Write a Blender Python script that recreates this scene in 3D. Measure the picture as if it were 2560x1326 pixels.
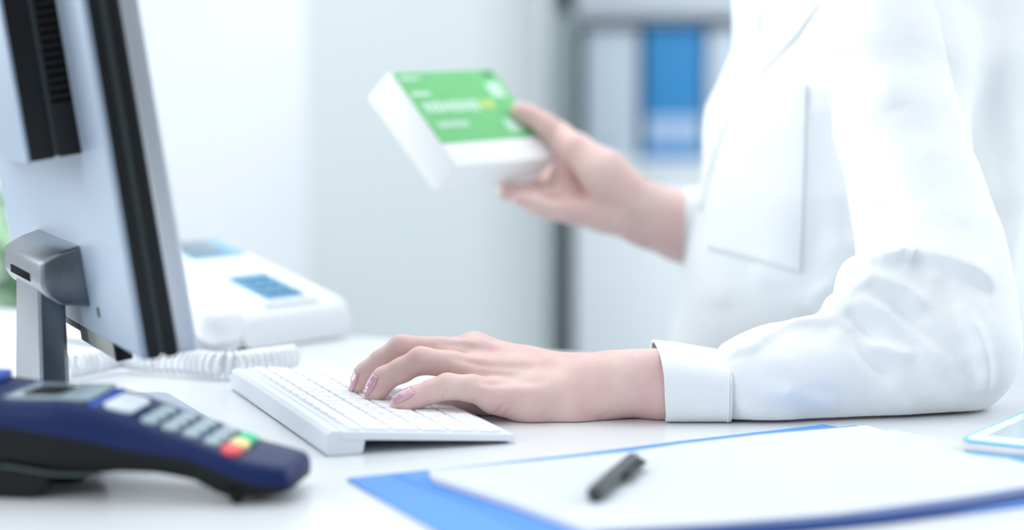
import bpy, bmesh, math, random
import numpy as np
from mathutils import Vector, Matrix
random.seed(7)
rng = np.random.RandomState(11)
PI = math.pi
for o in list(bpy.data.objects): bpy.data.objects.remove(o)
S = bpy.context.scene
COL = S.collection

# ---------------------------------------------------------------- camera, world, lights
# desk top is z = 0, the floor is z = -0.74; x right, y away from the camera
F_PX, CAM_H, PITCH = 5040.0, 0.249, 0.101
cam_d = bpy.data.cameras.new('camera'); cam = bpy.data.objects.new('camera', cam_d); COL.objects.link(cam)
cam.location = (0, 0, CAM_H); cam.rotation_euler = (PI/2 - PITCH, 0, 0)
cam_d.sensor_width = 36.0; cam_d.lens = F_PX/2560*36.0
cam_d.clip_start = 0.05; cam_d.clip_end = 50
cam_d.dof.use_dof = True; cam_d.dof.focus_distance = 1.40; cam_d.dof.aperture_fstop = 2.4
S.camera = cam
S.view_settings.view_transform = 'Standard'; S.view_settings.look = 'None'
S.view_settings.exposure = 0.29; S.view_settings.gamma = 1.0
S.view_settings.use_curve_mapping = False
wd = bpy.data.worlds.new('world'); S.world = wd; wd.use_nodes = True
# bright pharmacy all round, dimmer behind the camera
wn = wd.node_tree.nodes; wl = wd.node_tree.links
bg = wn['Background']; bg.inputs[1].default_value = 0.82
gc = wn.new('ShaderNodeTexCoord'); sx_ = wn.new('ShaderNodeSeparateXYZ'); wl.new(gc.outputs['Generated'], sx_.inputs[0])
mr1 = wn.new('ShaderNodeMapRange'); mr1.interpolation_type = 'SMOOTHSTEP'; mr1.inputs['From Min'].default_value = -0.75; mr1.inputs['From Max'].default_value = 0.15
mr1.inputs['To Min'].default_value = 0.0; mr1.inputs['To Max'].default_value = 1.0; wl.new(sx_.outputs['Y'], mr1.inputs['Value'])
mr2 = wn.new('ShaderNodeMapRange'); mr2.interpolation_type = 'SMOOTHSTEP'; mr2.inputs['From Min'].default_value = 0.12; mr2.inputs['From Max'].default_value = 0.65
wl.new(sx_.outputs['Z'], mr2.inputs['Value'])
mxw = wn.new('ShaderNodeMath'); mxw.operation = 'MAXIMUM'; wl.new(mr1.outputs[0], mxw.inputs[0]); wl.new(mr2.outputs[0], mxw.inputs[1])
rw = wn.new('ShaderNodeValToRGB'); rw.color_ramp.elements[0].color = (0.15, 0.165, 0.18, 1); rw.color_ramp.elements[1].color = (0.89, 0.945, 1.0, 1)
wl.new(mxw.outputs[0], rw.inputs['Fac']); wl.new(rw.outputs['Color'], bg.inputs[0])

def area(name, loc, target, sx, sy, power, color=(1, 1, 1)):
    l = bpy.data.lights.new(name, 'AREA'); l.shape = 'RECTANGLE'; l.size = sx; l.size_y = sy
    l.energy = power; l.color = color
    o = bpy.data.objects.new(name, l); COL.objects.link(o); o.location = loc
    o.rotation_euler = (Vector(target)-Vector(loc)).to_track_quat('-Z', 'Y').to_euler()
    return o
area('ceiling_light_panel', (-0.3, 1.9, 1.75), (0, 1.6, 0), 2.2, 1.8, 15, (0.95, 0.98, 1.0))
area('window_daylight', (-2.3, 2.2, 0.9), (0.2, 1.6, 0.1), 1.8, 1.6, 30, (0.92, 0.97, 1.0))
area('front_left_fill', (-3.2, -1.4, 1.5), (0.1, 1.6, 0.1), 2.4, 1.8, 58, (0.94, 0.97, 1.0))  # added fill lamp, brightens the surfaces turned to the camera
area('right_fill', (2.2, 1.9, 0.9), (0.4, 1.6, 0.1), 1.4, 1.4, 22, (0.94, 0.98, 1.0))  # added fill lamp, lifts the back of the coat and the elbow rim
area('background_ceiling_light', (-0.3, 2.7, 1.9), (-0.2, 4.4, 0.1), 2.4, 0.8, 24, (0.95, 0.98, 1.0))

# ---------------------------------------------------------------- helpers
def W(px, py, d):
    """world point seen at image pixel (2560x1326 frame) at distance d along y"""
    a = (px-1280)/F_PX; b = (663-py)/F_PX
    v = np.array([a, math.cos(PITCH)+b*math.sin(PITCH), -math.sin(PITCH)+b*math.cos(PITCH)])
    return np.array([0, 0, CAM_H]) + v*(d/v[1])
def D(px, py, z=0.0):
    """world point seen at a pixel on the plane of height z"""
    a = (px-1280)/F_PX; b = (663-py)/F_PX
    v = np.array([a, math.cos(PITCH)+b*math.sin(PITCH), -math.sin(PITCH)+b*math.cos(PITCH)])
    return np.array([0, 0, CAM_H]) + v*((z-CAM_H)/v[2])
def lin(c):
    r = []
    for x in c:
        x = x/255.0
        r.append(x/12.92 if x <= 0.04045 else ((x+0.055)/1.055)**2.4)
    return tuple(r)
MATS = {}
def mat(name, rgb, rough=0.5, metal=0.0, bump=0.0, bscale=200.0, var=0.0, vscale=30.0, coat=0.0, sss=0.0, sssr=(1, .3, .2), ssss=0.004, spec=0.5, emit=0.0, trans=0.0, stretch=None, sheen=0.0):
    if name in MATS: return MATS[name]
    m = bpy.data.materials.new(name); m.use_nodes = True; nt = m.node_tree; N = nt.nodes; L = nt.links
    p = N['Principled BSDF']; c = lin(rgb)
    p.inputs['Base Color'].default_value = (*c, 1); p.inputs['Roughness'].default_value = rough
    p.inputs['Metallic'].default_value = metal; p.inputs['Coat Weight'].default_value = coat
    p.inputs['Coat Roughness'].default_value = 0.08
    p.inputs['Specular IOR Level'].default_value = spec
    if sheen: p.inputs['Sheen Weight'].default_value = sheen
    if sss:
        p.inputs['Subsurface Weight'].default_value = sss; p.inputs['Subsurface Radius'].default_value = sssr
        p.inputs['Subsurface Scale'].default_value = ssss
    if trans: p.inputs['Transmission Weight'].default_value = trans
    if emit:
        p.inputs['Emission Color'].default_value = (*c, 1); p.inputs['Emission Strength'].default_value = emit
    if bump or var:
        tc = N.new('ShaderNodeTexCoord'); src = tc.outputs['Object']
        if stretch:
            mp = N.new('ShaderNodeMapping'); mp.inputs['Scale'].default_value = stretch
            L.new(src, mp.inputs['Vector']); src = mp.outputs['Vector']
    if bump:
        n = N.new('ShaderNodeTexNoise'); n.inputs['Scale'].default_value = bscale; n.inputs['Detail'].default_value = 4
        b = N.new('ShaderNodeBump'); b.inputs['Strength'].default_value = bump; b.inputs['Distance'].default_value = 0.001
        L.new(src, n.inputs['Vector']); L.new(n.outputs['Fac'], b.inputs['Height']); L.new(b.outputs['Normal'], p.inputs['Normal'])
    if var:
        n2 = N.new('ShaderNodeTexNoise'); n2.inputs['Scale'].default_value = vscale; n2.inputs['Detail'].default_value = 3
        r = N.new('ShaderNodeValToRGB'); r.color_ramp.elements[0].position = 0.3; r.color_ramp.elements[1].position = 0.7
        r.color_ramp.elements[0].color = (*[x*(1-var) for x in c], 1); r.color_ramp.elements[1].color = (*[min(1, x*(1+var)) for x in c], 1)
        L.new(src, n2.inputs['Vector']); L.new(n2.outputs['Fac'], r.inputs['Fac']); L.new(r.outputs['Color'], p.inputs['Base Color'])
    MATS[name] = m
    return m
def tag(o, label=None, cat=None, group=None, kind=None):
    if label: o['label'] = label
    if cat: o['category'] = cat
    if group: o['group'] = group
    if kind: o['kind'] = kind
    return o
def empty(name, loc=(0, 0, 0), rot=None):
    o = bpy.data.objects.new(name, None); COL.objects.link(o); o.empty_display_size = 0.02
    M = Matrix.Identity(4)
    if rot is not None: M = rot.to_4x4()
    M.translation = Vector(loc); o.matrix_world = M
    return o
def mesh(name, verts, faces, m, parent=None, smooth=True, sharp=None):
    me = bpy.data.meshes.new(name); me.from_pydata([tuple(map(float, v)) for v in verts], [], [tuple(map(int, f)) for f in faces])
    me.materials.append(m); me.update()
    if smooth:
        me.polygons.foreach_set('use_smooth', [True]*len(me.polygons))
        if sharp is not None: me.set_sharp_from_angle(angle=math.radians(sharp))
    o = bpy.data.objects.new(name, me); COL.objects.link(o)
    if parent: o.parent = parent
    return o
class MB:
    def __init__(s): s.bm = bmesh.new()
    def box(s, c, size, bevel=0.0, seg=2, rot=None):
        b = bmesh.new(); bmesh.ops.create_cube(b, size=1.0)
        for v in b.verts: v.co = Vector((v.co.x*size[0], v.co.y*size[1], v.co.z*size[2]))
        if bevel: bmesh.ops.bevel(b, geom=list(b.edges), offset=bevel, segments=seg, affect='EDGES', profile=0.5)
        for v in b.verts:
            if rot is not None: v.co = rot @ v.co
            v.co += Vector(c)
        s.add(b); return s
    def add(s, b):
        me = bpy.data.meshes.new('t'); b.to_mesh(me); b.free(); s.bm.from_mesh(me); bpy.data.meshes.remove(me)
    def raw(s, verts, faces):
        vs = [s.bm.verts.new(tuple(map(float, v))) for v in verts]
        for f in faces:
            try: s.bm.faces.new([vs[i] for i in f])
            except ValueError: pass
        return s
    def tube(s, pts, r, n=12, caps=True):
        pts = [np.array(p, float) for p in pts]; R = r if hasattr(r, '__len__') else [r]*len(pts)
        t0 = pts[1]-pts[0]; up = np.array([0, 0, 1.0]) if abs(t0[2]) < 0.9*np.linalg.norm(t0) else np.array([1.0, 0, 0])
        verts = []; faces = []
        nrm = None
        for i, p in enumerate(pts):
            t = pts[min(i+1, len(pts)-1)]-pts[max(i-1, 0)]; t = t/np.linalg.norm(t)
            if nrm is None: nrm = up-t*(up@t)
            else: nrm = nrm-t*(nrm@t)
            nrm = nrm/np.linalg.norm(nrm); bi = np.cross(t, nrm)
            for k in range(n):
                a = 2*PI*k/n; verts.append(p+(nrm*math.cos(a)+bi*math.sin(a))*R[i])
        for i in range(len(pts)-1):
            for k in range(n):
                faces.append((i*n+k, i*n+(k+1) % n, (i+1)*n+(k+1) % n, (i+1)*n+k))
        if caps: faces.append(tuple(range(n))[::-1]); faces.append(tuple((len(pts)-1)*n+k for k in range(n)))
        return s.raw(verts, faces)
    def build(s, name, m, parent=None, smooth=True, sharp=35):
        bmesh.ops.recalc_face_normals(s.bm, faces=list(s.bm.faces))
        me = bpy.data.meshes.new(name); s.bm.to_mesh(me); s.bm.free(); me.materials.append(m)
        if smooth:
            me.polygons.foreach_set('use_smooth', [True]*len(me.polygons)); me.set_sharp_from_angle(angle=math.radians(sharp))
        o = bpy.data.objects.new(name, me); COL.objects.link(o)
        if parent: o.parent = parent
        return o
def loft(rings, caps=True):
    n = len(rings[0]); verts = [v for r in rings for v in r]; faces = []
    for i in range(len(rings)-1):
        for k in range(n): faces.append((i*n+k, i*n+(k+1) % n, (i+1)*n+(k+1) % n, (i+1)*n+k))
    if caps: faces.append(tuple(range(n))[::-1]); faces.append(tuple((len(rings)-1)*n+k for k in range(n)))
    return verts, faces
def rrect(x0, x1, y0, y1, r, seg=5):
    """rounded rectangle outline, counter-clockwise 2D"""
    out = []
    r = min(r, (x1-x0)/2-1e-6, (y1-y0)/2-1e-6)
    for cx, cy, a0 in ((x1-r, y0+r, -PI/2), (x1-r, y1-r, 0), (x0+r, y1-r, PI/2), (x0+r, y0+r, PI)):
        for k in range(seg+1):
            a = a0+PI/2*k/seg; out.append((cx+r*math.cos(a), cy+r*math.sin(a)))
    return out
def prism(outline, z0, z1, bev=0.0, seg=3):
    """verts/faces of an outline extruded in z with a rounded top and bottom edge"""
    O = np.array(outline); c = O.mean(0); rings = []
    def ring(off, z):
        n = len(O); e = np.roll(O, -1, 0)-np.roll(O, 1, 0); nr = np.stack([e[:, 1], -e[:, 0]], 1)
        nr /= np.linalg.norm(nr, axis=1)[:, None]+1e-12
        return [(*p, z) for p in O-nr*off]
    if bev:
        for k in range(seg+1):
            a = PI/2*k/seg; rings.append(ring(bev*(1-math.sin(a)), z0+bev*(1-math.cos(a))))
        for k in range(seg+1):
            a = PI/2*k/seg; rings.append(ring(bev*(1-math.cos(a)), z1-bev*(1-math.sin(a))))
    else: rings = [ring(0, z0), ring(0, z1)]
    return loft(rings)
def text_mesh(name, s, size, m, parent, loc, rot=(0, 0, 0), depth=0.0, align='CENTER'):
    cu = bpy.data.curves.new(name, 'FONT'); cu.body = s; cu.size = size; cu.align_x = align; cu.align_y = 'CENTER'; cu.extrude = depth
    cu.resolution_u = 2
    o = bpy.data.objects.new(name, cu); COL.objects.link(o)
    dg = bpy.context.evaluated_depsgraph_get(); me = bpy.data.meshes.new_from_object(o.evaluated_get(dg))
    bpy.data.objects.remove(o); me.materials.clear(); me.materials.append(m)
    q = bpy.data.objects.new(name, me); COL.objects.link(q); q.parent = parent; q.location = loc; q.rotation_euler = rot
    return q
# signed-distance modelling: round cones blended together, meshed with surface nets
def cone(P, a, b, ra, rb):
    a = np.array(a); b = np.array(b); ab = b-a; L2 = ab@ab
    h = np.clip(((P-a)@ab)/L2, 0, 1) if L2 > 1e-12 else np.zeros(P.shape[:-1])
    return np.linalg.norm(P-a-h[..., None]*ab, axis=-1)-(ra+(rb-ra)*h)
def smin(a, b, k):
    h = np.clip(0.5+0.5*(b-a)/k, 0, 1)
    return b+(a-b)*h-k*h*(1-h)
def grid(lo, hi, h):
    ax = [np.arange(lo[i], hi[i]+h, h) for i in range(3)]
    return np.stack(np.meshgrid(*ax, indexing='ij'), -1)
def nets(V, lo, h):
    nx, ny, nz = V.shape; ins = V < 0
    cs = np.zeros((nx-1, ny-1, nz-1), int)
    offs = [(i, j, k) for i in (0, 1) for j in (0, 1) for k in (0, 1)]
    sl = lambda o: (slice(o[0], nx-1+o[0]), slice(o[1], ny-1+o[1]), slice(o[2], nz-1+o[2]))
    for o in offs: cs += ins[sl(o)]
    act = (cs > 0) & (cs < 8); idx = -np.ones(act.shape, int); n = act.sum(); idx[act] = np.arange(n)
    I = np.argwhere(act); acc = np.zeros((n, 3)); cnt = np.zeros(n)
    for a in range(8):
        for b in range(a+1, 8):
            oa, ob = offs[a], offs[b]
            if sum(abs(x-y) for x, y in zip(oa, ob)) != 1: continue
            va = V[I[:, 0]+oa[0], I[:, 1]+oa[1], I[:, 2]+oa[2]]; vb = V[I[:, 0]+ob[0], I[:, 1]+ob[1], I[:, 2]+ob[2]]
            mk = (va < 0) != (vb < 0); t = np.where(mk, va/(va-vb+1e-20), 0)
            acc[mk] += (np.array(oa)+t[mk, None]*(np.array(ob)-np.array(oa))); cnt[mk] += 1
    verts = (I+acc/cnt[:, None])*h+np.array(lo)
    quads = []
    for ax in range(3):
        u, w = [(1, 2), (2, 0), (0, 1)][ax]
        e = [slice(None)]*3; f = [slice(None)]*3; e[ax] = slice(0, -1); f[ax] = slice(1, None)
        A = ins[tuple(e)]; B = ins[tuple(f)]; ch = np.argwhere(A != B)
        ch = ch[(ch[:, u] > 0) & (ch[:, w] > 0) & (ch[:, u] < V.shape[u]-1) & (ch[:, w] < V.shape[w]-1)]
        du = np.zeros(3, int); dw = np.zeros(3, int); du[u] = 1; dw[w] = 1
        g = lambda p: idx[p[:, 0], p[:, 1], p[:, 2]]
        q = np.stack([g(ch-du-dw), g(ch-dw), g(ch), g(ch-du)], 1)
        fl = ~A[ch[:, 0], ch[:, 1], ch[:, 2]]; q[fl] = q[fl][:, ::-1]
        quads.append(q)
    return verts, np.concatenate(quads)
def smooth_mesh(v, f, it=1, lam=0.5):
    for _ in range(it):
        acc = np.zeros_like(v); c = np.zeros(len(v))
        for a in range(4):
            b = (a+1) % 4
            np.add.at(acc, f[:, a], v[f[:, b]]); np.add.at(acc, f[:, b], v[f[:, a]])
            np.add.at(c, f[:, a], 1); np.add.at(c, f[:, b], 1)
        v = v+(acc/np.maximum(c, 1)[:, None]-v)*lam
    return v
def vnormals(v, f):
    n = np.cross(v[f[:, 2]]-v[f[:, 0]], v[f[:, 3]]-v[f[:, 1]]); N = np.zeros_like(v)
    for a in range(4): np.add.at(N, f[:, a], n)
    return N/(np.linalg.norm(N, axis=1)[:, None]+1e-12)
def segdist(P, pts):
    """distance in 2D from points P to polyline, and signed side"""
    best = np.full(len(P), 9.0); side = np.zeros(len(P)); tt = np.zeros(len(P)); n = len(pts)-1
    for i in range(n):
        a = pts[i]; b = pts[i+1]; ab = b-a; h = np.clip(((P-a)@ab)/(ab@ab), 0, 1); q = P-a-h[:, None]*ab
        d = np.linalg.norm(q, axis=1); m = d < best
        best[m] = d[m]; cr = ab[0]*(P[:, 1]-a[1])-ab[1]*(P[:, 0]-a[0]); side[m] = np.sign(cr)[m]; tt[m] = ((i+h)/n)[m]
    return best, side, tt
def fold(v, N, d, pts, amp, wid, kind='ridge', face=(0, -1, 0)):
    """raise a cloth fold along a line given in the x-z plane (line listed as sighted points at distance d)"""
    L = np.array([W(x, y, d)[[0, 2]] for x, y in pts]); P = v[:, [0, 2]]
    dist, side, t = segdist(P, L)
    fw = np.clip((N@np.array(face, float))*2.0, 0, 1)
    taper = np.clip(np.minimum(t, 1-t)*5+0.0, 0, 1)**0.5
    if kind == 'ridge': g = np.exp(-(dist/wid)**2)
    elif kind == 'step': g = np.where(side > 0, np.exp(-(dist/(wid*3))**2), -0.35*np.exp(-(dist/(wid*1.5))**2))*1.0; g = np.where(dist < wid*0.25, g*0.6, g)
    return v+N*(amp*g*fw*taper)[:, None]

# ---------------------------------------------------------------- materials
white_lam = mat('white laminate', (220, 224, 227), 0.28, spec=0.5, bump=0.02, bscale=60)
wall_m = mat('white painted wall', (243, 246, 249), 0.8, bump=0.05, bscale=120)
panel_m = mat('pale grey cabinet lacquer', (192, 200, 202), 0.55, bump=0.02, bscale=40)
door_m = mat('pale cabinet door lacquer', (238, 245, 248), 0.5, bump=0.02, bscale=40)
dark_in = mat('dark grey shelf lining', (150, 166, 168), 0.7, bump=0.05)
shelf_m = mat('light grey shelf board', (205, 213, 222), 0.5, bump=0.03)
floor_m = mat('grey vinyl floor', (170, 178, 184), 0.5, bump=0.05, var=0.05, vscale=8)
alu = mat('silver anodised shell', (196, 203, 212), 0.34, metal=0.55, bump=0.03, bscale=900)
alu_key = mat('bright aluminium', (226, 233, 241), 0.38, metal=0.0, bump=0.03, bscale=1200)
silver_p = mat('silver painted plastic', (160, 175, 192), 0.38, metal=0.25, bump=0.04, bscale=1500)
brushed = mat('satin steel', (122, 129, 138), 0.24, metal=0.9, bump=0.12, bscale=1800)
black_p = mat('black plastic', (14, 17, 19), 0.42, spec=0.35, bump=0.05, bscale=700)
black_g = mat('grey black rubber band', (58, 70, 74), 0.5, bump=0.05)
grain = mat('grainy grey cast plastic', (150, 155, 148), 0.6, bump=0.6, bscale=1200, var=0.25, vscale=900)
keycap = mat('white keycap plastic', (242, 245, 248), 0.42, bump=0.03, bscale=600)
key_ink = mat('grey key print', (165, 172, 180), 0.6, var=0.05)
blue_t = mat('navy blue plastic', (6, 32, 84), 0.42, spec=0.3, bump=0.04, bscale=600)
blue_b = mat('bright blue plastic', (20, 88, 205), 0.35, bump=0.03)
dark_t = mat('charcoal plastic', (18, 21, 22), 0.55, spec=0.25, bump=0.12, bscale=900)
key_t = mat('blue grey rubber keys', (160, 182, 190), 0.5, bump=0.05)
nav_t = mat('pale nav key plastic', (222, 232, 242), 0.4, bump=0.03)
lcd_t = mat('grey display', (150, 168, 175), 0.25, coat=0.3, var=0.05)
lcd_d = mat('dark display glass', (22, 26, 24), 0.6, spec=0.1, var=0.05)
red_k = mat('red key', (240, 84, 92), 0.4, bump=0.02)
yel_k = mat('yellow key', (246, 226, 150), 0.4, bump=0.02)
grn_k = mat('green key', (0, 200, 142), 0.4, bump=0.02)
phone_m = mat('glossy white phone plastic', (243, 246, 250), 0.3, coat=0.2, bump=0.01)
phone_k = mat('blue phone keys', (104, 162, 196), 0.5, var=0.08, vscale=160)
phone_s = mat('grey phone display', (120, 138, 150), 0.3, var=0.08, vscale=20)
phone_b = mat('blue display frame', (122, 178, 214), 0.4, bump=0.03)
paper_m = mat('white paper', (211, 217, 225), 0.85, bump=0.05, bscale=400)
fold_m = mat('blue card folder', (92, 150, 226), 0.75, bump=0.08, bscale=300)
print_m = mat('faint grey print', (228, 235, 244), 0.8, var=0.03)
pen_m = mat('black green pen plastic', (44, 54, 54), 0.33, bump=0.03)
chrome = mat('chrome', (205, 215, 220), 0.15, metal=1.0, bump=0.02)
tab_b = mat('light blue bumper', (120, 205, 250), 0.4, bump=0.02)
tab_w = mat('white tablet bezel', (240, 244, 248), 0.25, coat=0.4, bump=0.01)
tab_g = mat('tablet glass', (176, 196, 206), 0.12, coat=0.5, var=0.02)
pack_w = mat('white carton', (247, 249, 250), 0.5, bump=0.03)
pack_g = mat('green carton print', (112, 196, 126), 0.5, var=0.04, vscale=25)
pack_p = mat('pale green carton print', (200, 236, 215), 0.5, var=0.04)
pack_y = mat('yellow green carton print', (206, 232, 130), 0.5, var=0.04)
bind_w = mat('pale binder card', (200, 214, 226), 0.6, bump=0.04)
bind_b = mat('blue binder card', (50, 140, 200), 0.6, bump=0.04)
bind_l = mat('pale blue binder label', (168, 196, 228), 0.7, bump=0.02)
leaf_m = mat('green leaf', (164, 202, 168), 0.5, var=0.2, vscale=20)
pot_m = mat('white ceramic pot', (232, 234, 234), 0.4, bump=0.02)
hair_m = mat('brown hair', (92, 62, 44), 0.5, bump=0.8, bscale=300, stretch=(6, 6, 1))
nail_m = mat('pink nail', (216, 170, 186), 0.16, coat=0.6, bump=0.02)
skin_m = mat('fair skin', (228, 198, 190), 0.48, sss=0.12, sssr=(1.0, 0.35, 0.2), ssss=0.006, spec=0.35)
# fine creases and soft redness for the skin
nt = skin_m.node_tree; N_ = nt.nodes; L_ = nt.links; p_ = N_['Principled BSDF']
tc = N_.new('ShaderNodeTexCoord'); n1 = N_.new('ShaderNodeTexNoise'); n1.inputs['Scale'].default_value = 38; n1.inputs['Detail'].default_value = 3
rp = N_.new('ShaderNodeValToRGB'); rp.color_ramp.elements[0].position = 0.35; rp.color_ramp.elements[1].position = 0.68
rp.color_ramp.elements[0].color = (*lin((230, 203, 196)), 1); rp.color_ramp.elements[1].color = (*lin((226, 187, 184)), 1)
v1 = N_.new('ShaderNodeTexVoronoi'); v1.inputs['Scale'].default_value = 750; v1.feature = 'DISTANCE_TO_EDGE'
mp_ = N_.new('ShaderNodeMapping'); mp_.inputs['Scale'].default_value = (1.6, 1, 0.8)
n2 = N_.new('ShaderNodeTexNoise'); n2.inputs['Scale'].default_value = 260; n2.inputs['Detail'].default_value = 5
ad = N_.new('ShaderNodeMath'); ad.operation = 'MULTIPLY_ADD'; ad.inputs[1].default_value = 0.9
bp = N_.new('ShaderNodeBump'); bp.inputs['Strength'].default_value = 0.28; bp.inputs['Distance'].default_value = 0.0008
L_.new(tc.outputs['Object'], n1.inputs['Vector']); L_.new(n1.outputs['Fac'], rp.inputs['Fac']); L_.new(rp.outputs['Color'], p_.inputs['Base Color'])
L_.new(tc.outputs['Object'], mp_.inputs['Vector']); L_.new(mp_.outputs['Vector'], v1.inputs['Vector']); L_.new(tc.outputs['Object'], n2.inputs['Vector'])
L_.new(v1.outputs['Distance'], ad.inputs[0]); L_.new(n2.outputs['Fac'], ad.inputs[2]); L_.new(ad.outputs['Value'], bp.inputs['Height']); L_.new(bp.outputs['Normal'], p_.inputs['Normal'])
# woven cotton: diffuse with a little light passing through
coat_m = mat('white cotton', (242, 246, 248), 0.9, spec=0.15, sheen=0.15)
nt = coat_m.node_tree; N_ = nt.nodes; L_ = nt.links; p_ = N_['Principled BSDF']
tc = N_.new('ShaderNodeTexCoord'); w1 = N_.new('ShaderNodeTexNoise'); w1.inputs['Scale'].default_value = 55; w1.inputs['Detail'].default_value = 6; w1.inputs['Roughness'].default_value = 0.55
w2 = N_.new('ShaderNodeTexWave'); w2.inputs['Scale'].default_value = 420; w2.inputs['Distortion'].default_value = 1.0; w2.bands_direction = 'Z'
ad = N_.new('ShaderNodeMath'); ad.operation = 'MULTIPLY_ADD'; ad.inputs[1].default_value = 0.014
bp = N_.new('ShaderNodeBump'); bp.inputs['Strength'].default_value = 0.45; bp.inputs['Distance'].default_value = 0.003
L_.new(tc.outputs['Object'], w1.inputs['Vector']); L_.new(tc.outputs['Object'], w2.inputs['Vector'])
L_.new(w2.outputs['Fac'], ad.inputs[0]); L_.new(w1.outputs['Fac'], ad.inputs[2]); L_.new(ad.outputs['Value'], bp.inputs['Height']); L_.new(bp.outputs['Normal'], p_.inputs['Normal'])
tr = N_.new('ShaderNodeBsdfTranslucent'); tr.inputs['Color'].default_value = (*lin((238, 246, 252)), 1)
mx = N_.new('ShaderNodeMixShader'); mx.inputs[0].default_value = 0.06
out = [n for n in N_ if n.type == 'OUTPUT_MATERIAL'][0]
L_.new(p_.outputs[0], mx.inputs[1]); L_.new(tr.outputs[0], mx.inputs[2]); L_.new(mx.outputs[0], out.inputs[0])

# ---------------------------------------------------------------- setting
def setting(name, c, size, m, bevel=0):
    o = MB().box(c, size, bevel).build(name, m); tag(o, kind='structure'); return o
setting('floor', (0, 2.5, -0.76), (7, 6.0, 0.04), floor_m)
setting('wall_back', (0, 4.85, 0.55), (7, 0.10, 2.6), wall_m)
# desk: its back edge runs slightly towards us to the right
e0 = D(-500, 775-37); e1 = D(3060, 965+37)
f0 = np.array([-0.95, 0.55, 0]); f1 = np.array([1.05, 0.55, 0])
dk = MB()
ol = [f0[:2], f1[:2], e1[:2], e0[:2]]
dv, df = prism(ol, -0.028, 0.0, 0.0)
dk.raw(dv, df)
desk = empty('desk', (0, 1.2, -0.74))
o = dk.build('desk_top', white_lam, desk, smooth=False); o.location = (0, -1.2, 0.74)
tag(desk, 'white laminate counter carrying the keyboard, papers and monitor', 'desk')
for nm, a, b in (('side_panel', f0, e0), ('side_panel', f1, e1)):
    a2 = np.array(a); b2 = np.array(b); cxy = (a2+b2)/2; cxy[0] *= 0.985
    ln = np.linalg.norm(b2-a2)-0.12; ang = math.atan2(b2[1]-a2[1], b2[0]-a2[0])
    q = MB().box((cxy[0], cxy[1], -0.385), (ln, 0.025, 0.71), 0, rot=Matrix.Rotation(ang, 3, 'Z')).build(nm, white_lam, desk, smooth=False); q.location = (0, -1.2, 0.74)

# ---------------------------------------------------------------- background furniture
def bx_px(x0, x1, y0, y1, d, depth, m, name, parent=None, bevel=0.003, base=None):
    a = W(x0, y1, d); b = W(x1, y0, d); z0 = a[2] if y1 is not None else base
    if base is not None: z0 = base
    org = np.array(parent.location) if parent is not None else np.zeros(3)
    c = np.array([(a[0]+b[0])/2, d+depth/2, (z0+b[2])/2])-org
    return MB().box(c, (b[0]-a[0], depth, b[2]-z0), bevel).build(name, m, parent)
tc_ = empty('tall_cabinet', (W(1060, 600, 3.6)[0], 3.6, -0.74))
ca, cb = W(772, 900, 3.6), W(1352, -500, 3.6)
ox, oy = ca[0]-tc_.location.x, 0.0; wx = cb[0]-ca[0]; rr = 0.13
ol = [(ox, 0.45), (ox, 0.0)]+[(ox+wx-rr+rr*math.sin(a), rr-rr*math.cos(a)) for a in np.linspace(0, PI/2, 14)]+[(ox+wx, 0.45)]
v, f = prism(ol, 0.08, cb[2]+0.74); mb = MB(); mb.raw(v, f); mb.build('cabinet_body', panel_m, tc_, sharp=30)
bx_px(790, 1330, -500, 900, 3.66, 0.36, dark_in, 'plinth', tc_, base=-0.74)
tag(tc_, 'tall plain pale grey cabinet behind the hand with the box', 'cabinet')
for ch in tc_.children:
    if ch.name.startswith('plinth'):
        for v in ch.data.vertices: v.co.z = min(v.co.z, 0.085)
su = empty('shelf_unit', (W(1700, 600, 4.2)[0], 4.2, -0.74))
XL, XR = 1392, 2760
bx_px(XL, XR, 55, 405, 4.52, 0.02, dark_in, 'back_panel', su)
bx_px(XL-14, XL+50, -420, 900, 4.2, 0.34, dark_in, 'side_panel', su, base=-0.66)  # thick filler slab, its dark grey stands in for shade in the recess
bx_px(XR, XR+18, -420, 900, 4.2, 0.34, shelf_m, 'side_panel', su, base=-0.66)
bx_px(XL, XR, -420, 38, 4.2, 0.34, shelf_m, 'upper_cupboard', su)
bx_px(XL, XR, 402, 424, 4.185, 0.35, door_m, 'shelf_board', su)
for i in range(3):
    w = (XR-XL)/3
    dr = bx_px(XL+i*w+2, XL+(i+1)*w-2, 426, 900, 4.2, 0.33, door_m, 'cupboard_door', su, base=-0.62)
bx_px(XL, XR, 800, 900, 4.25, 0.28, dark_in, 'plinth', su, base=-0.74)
for ch in su.children:
    if ch.name.startswith('plinth'):
        for v in ch.data.vertices: v.co.z = min(v.co.z, 0.115)
tag(su, 'pale shelf unit with open compartment over white cupboard doors', 'shelf unit')
def binder(x0, x1, ytop, m, label, lm=None, ly=None):
    d = 4.24; a = W(x0, 401, d); b = W(x1, ytop, d); w = b[0]-a[0]; hgt = b[2]-a[2]
    t = empty('binder', ((a[0]+b[0])/2, d, a[2]+0.0005))
    MB().box((0, 0.12, hgt/2), (w, 0.24, hgt), 0.004).build('cover', m, t)
    if lm:
        z0 = W(0, ly[1], d)[2]-a[2]; z1 = W(0, ly[0], d)[2]-a[2]
        MB().box((0, -0.001, (z0+z1)/2), (w*0.96, 0.002, z1-z0), 0).build('spine_label', lm, t)
    ring = MB(); pts = [(0.011*math.cos(a_), -0.002, 0.035+0.011*math.sin(a_)) for a_ in np.linspace(0, 2*PI, 17)]
    ring.tube(pts, 0.0018, 6, caps=False); ring.build('finger_ring', chrome, t)
    tag(t, label, 'binder', 'binders on the shelf')
binder(1462, 1596, 72, bind_w, 'pale grey binder in the shelf, left of the blue one')
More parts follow.
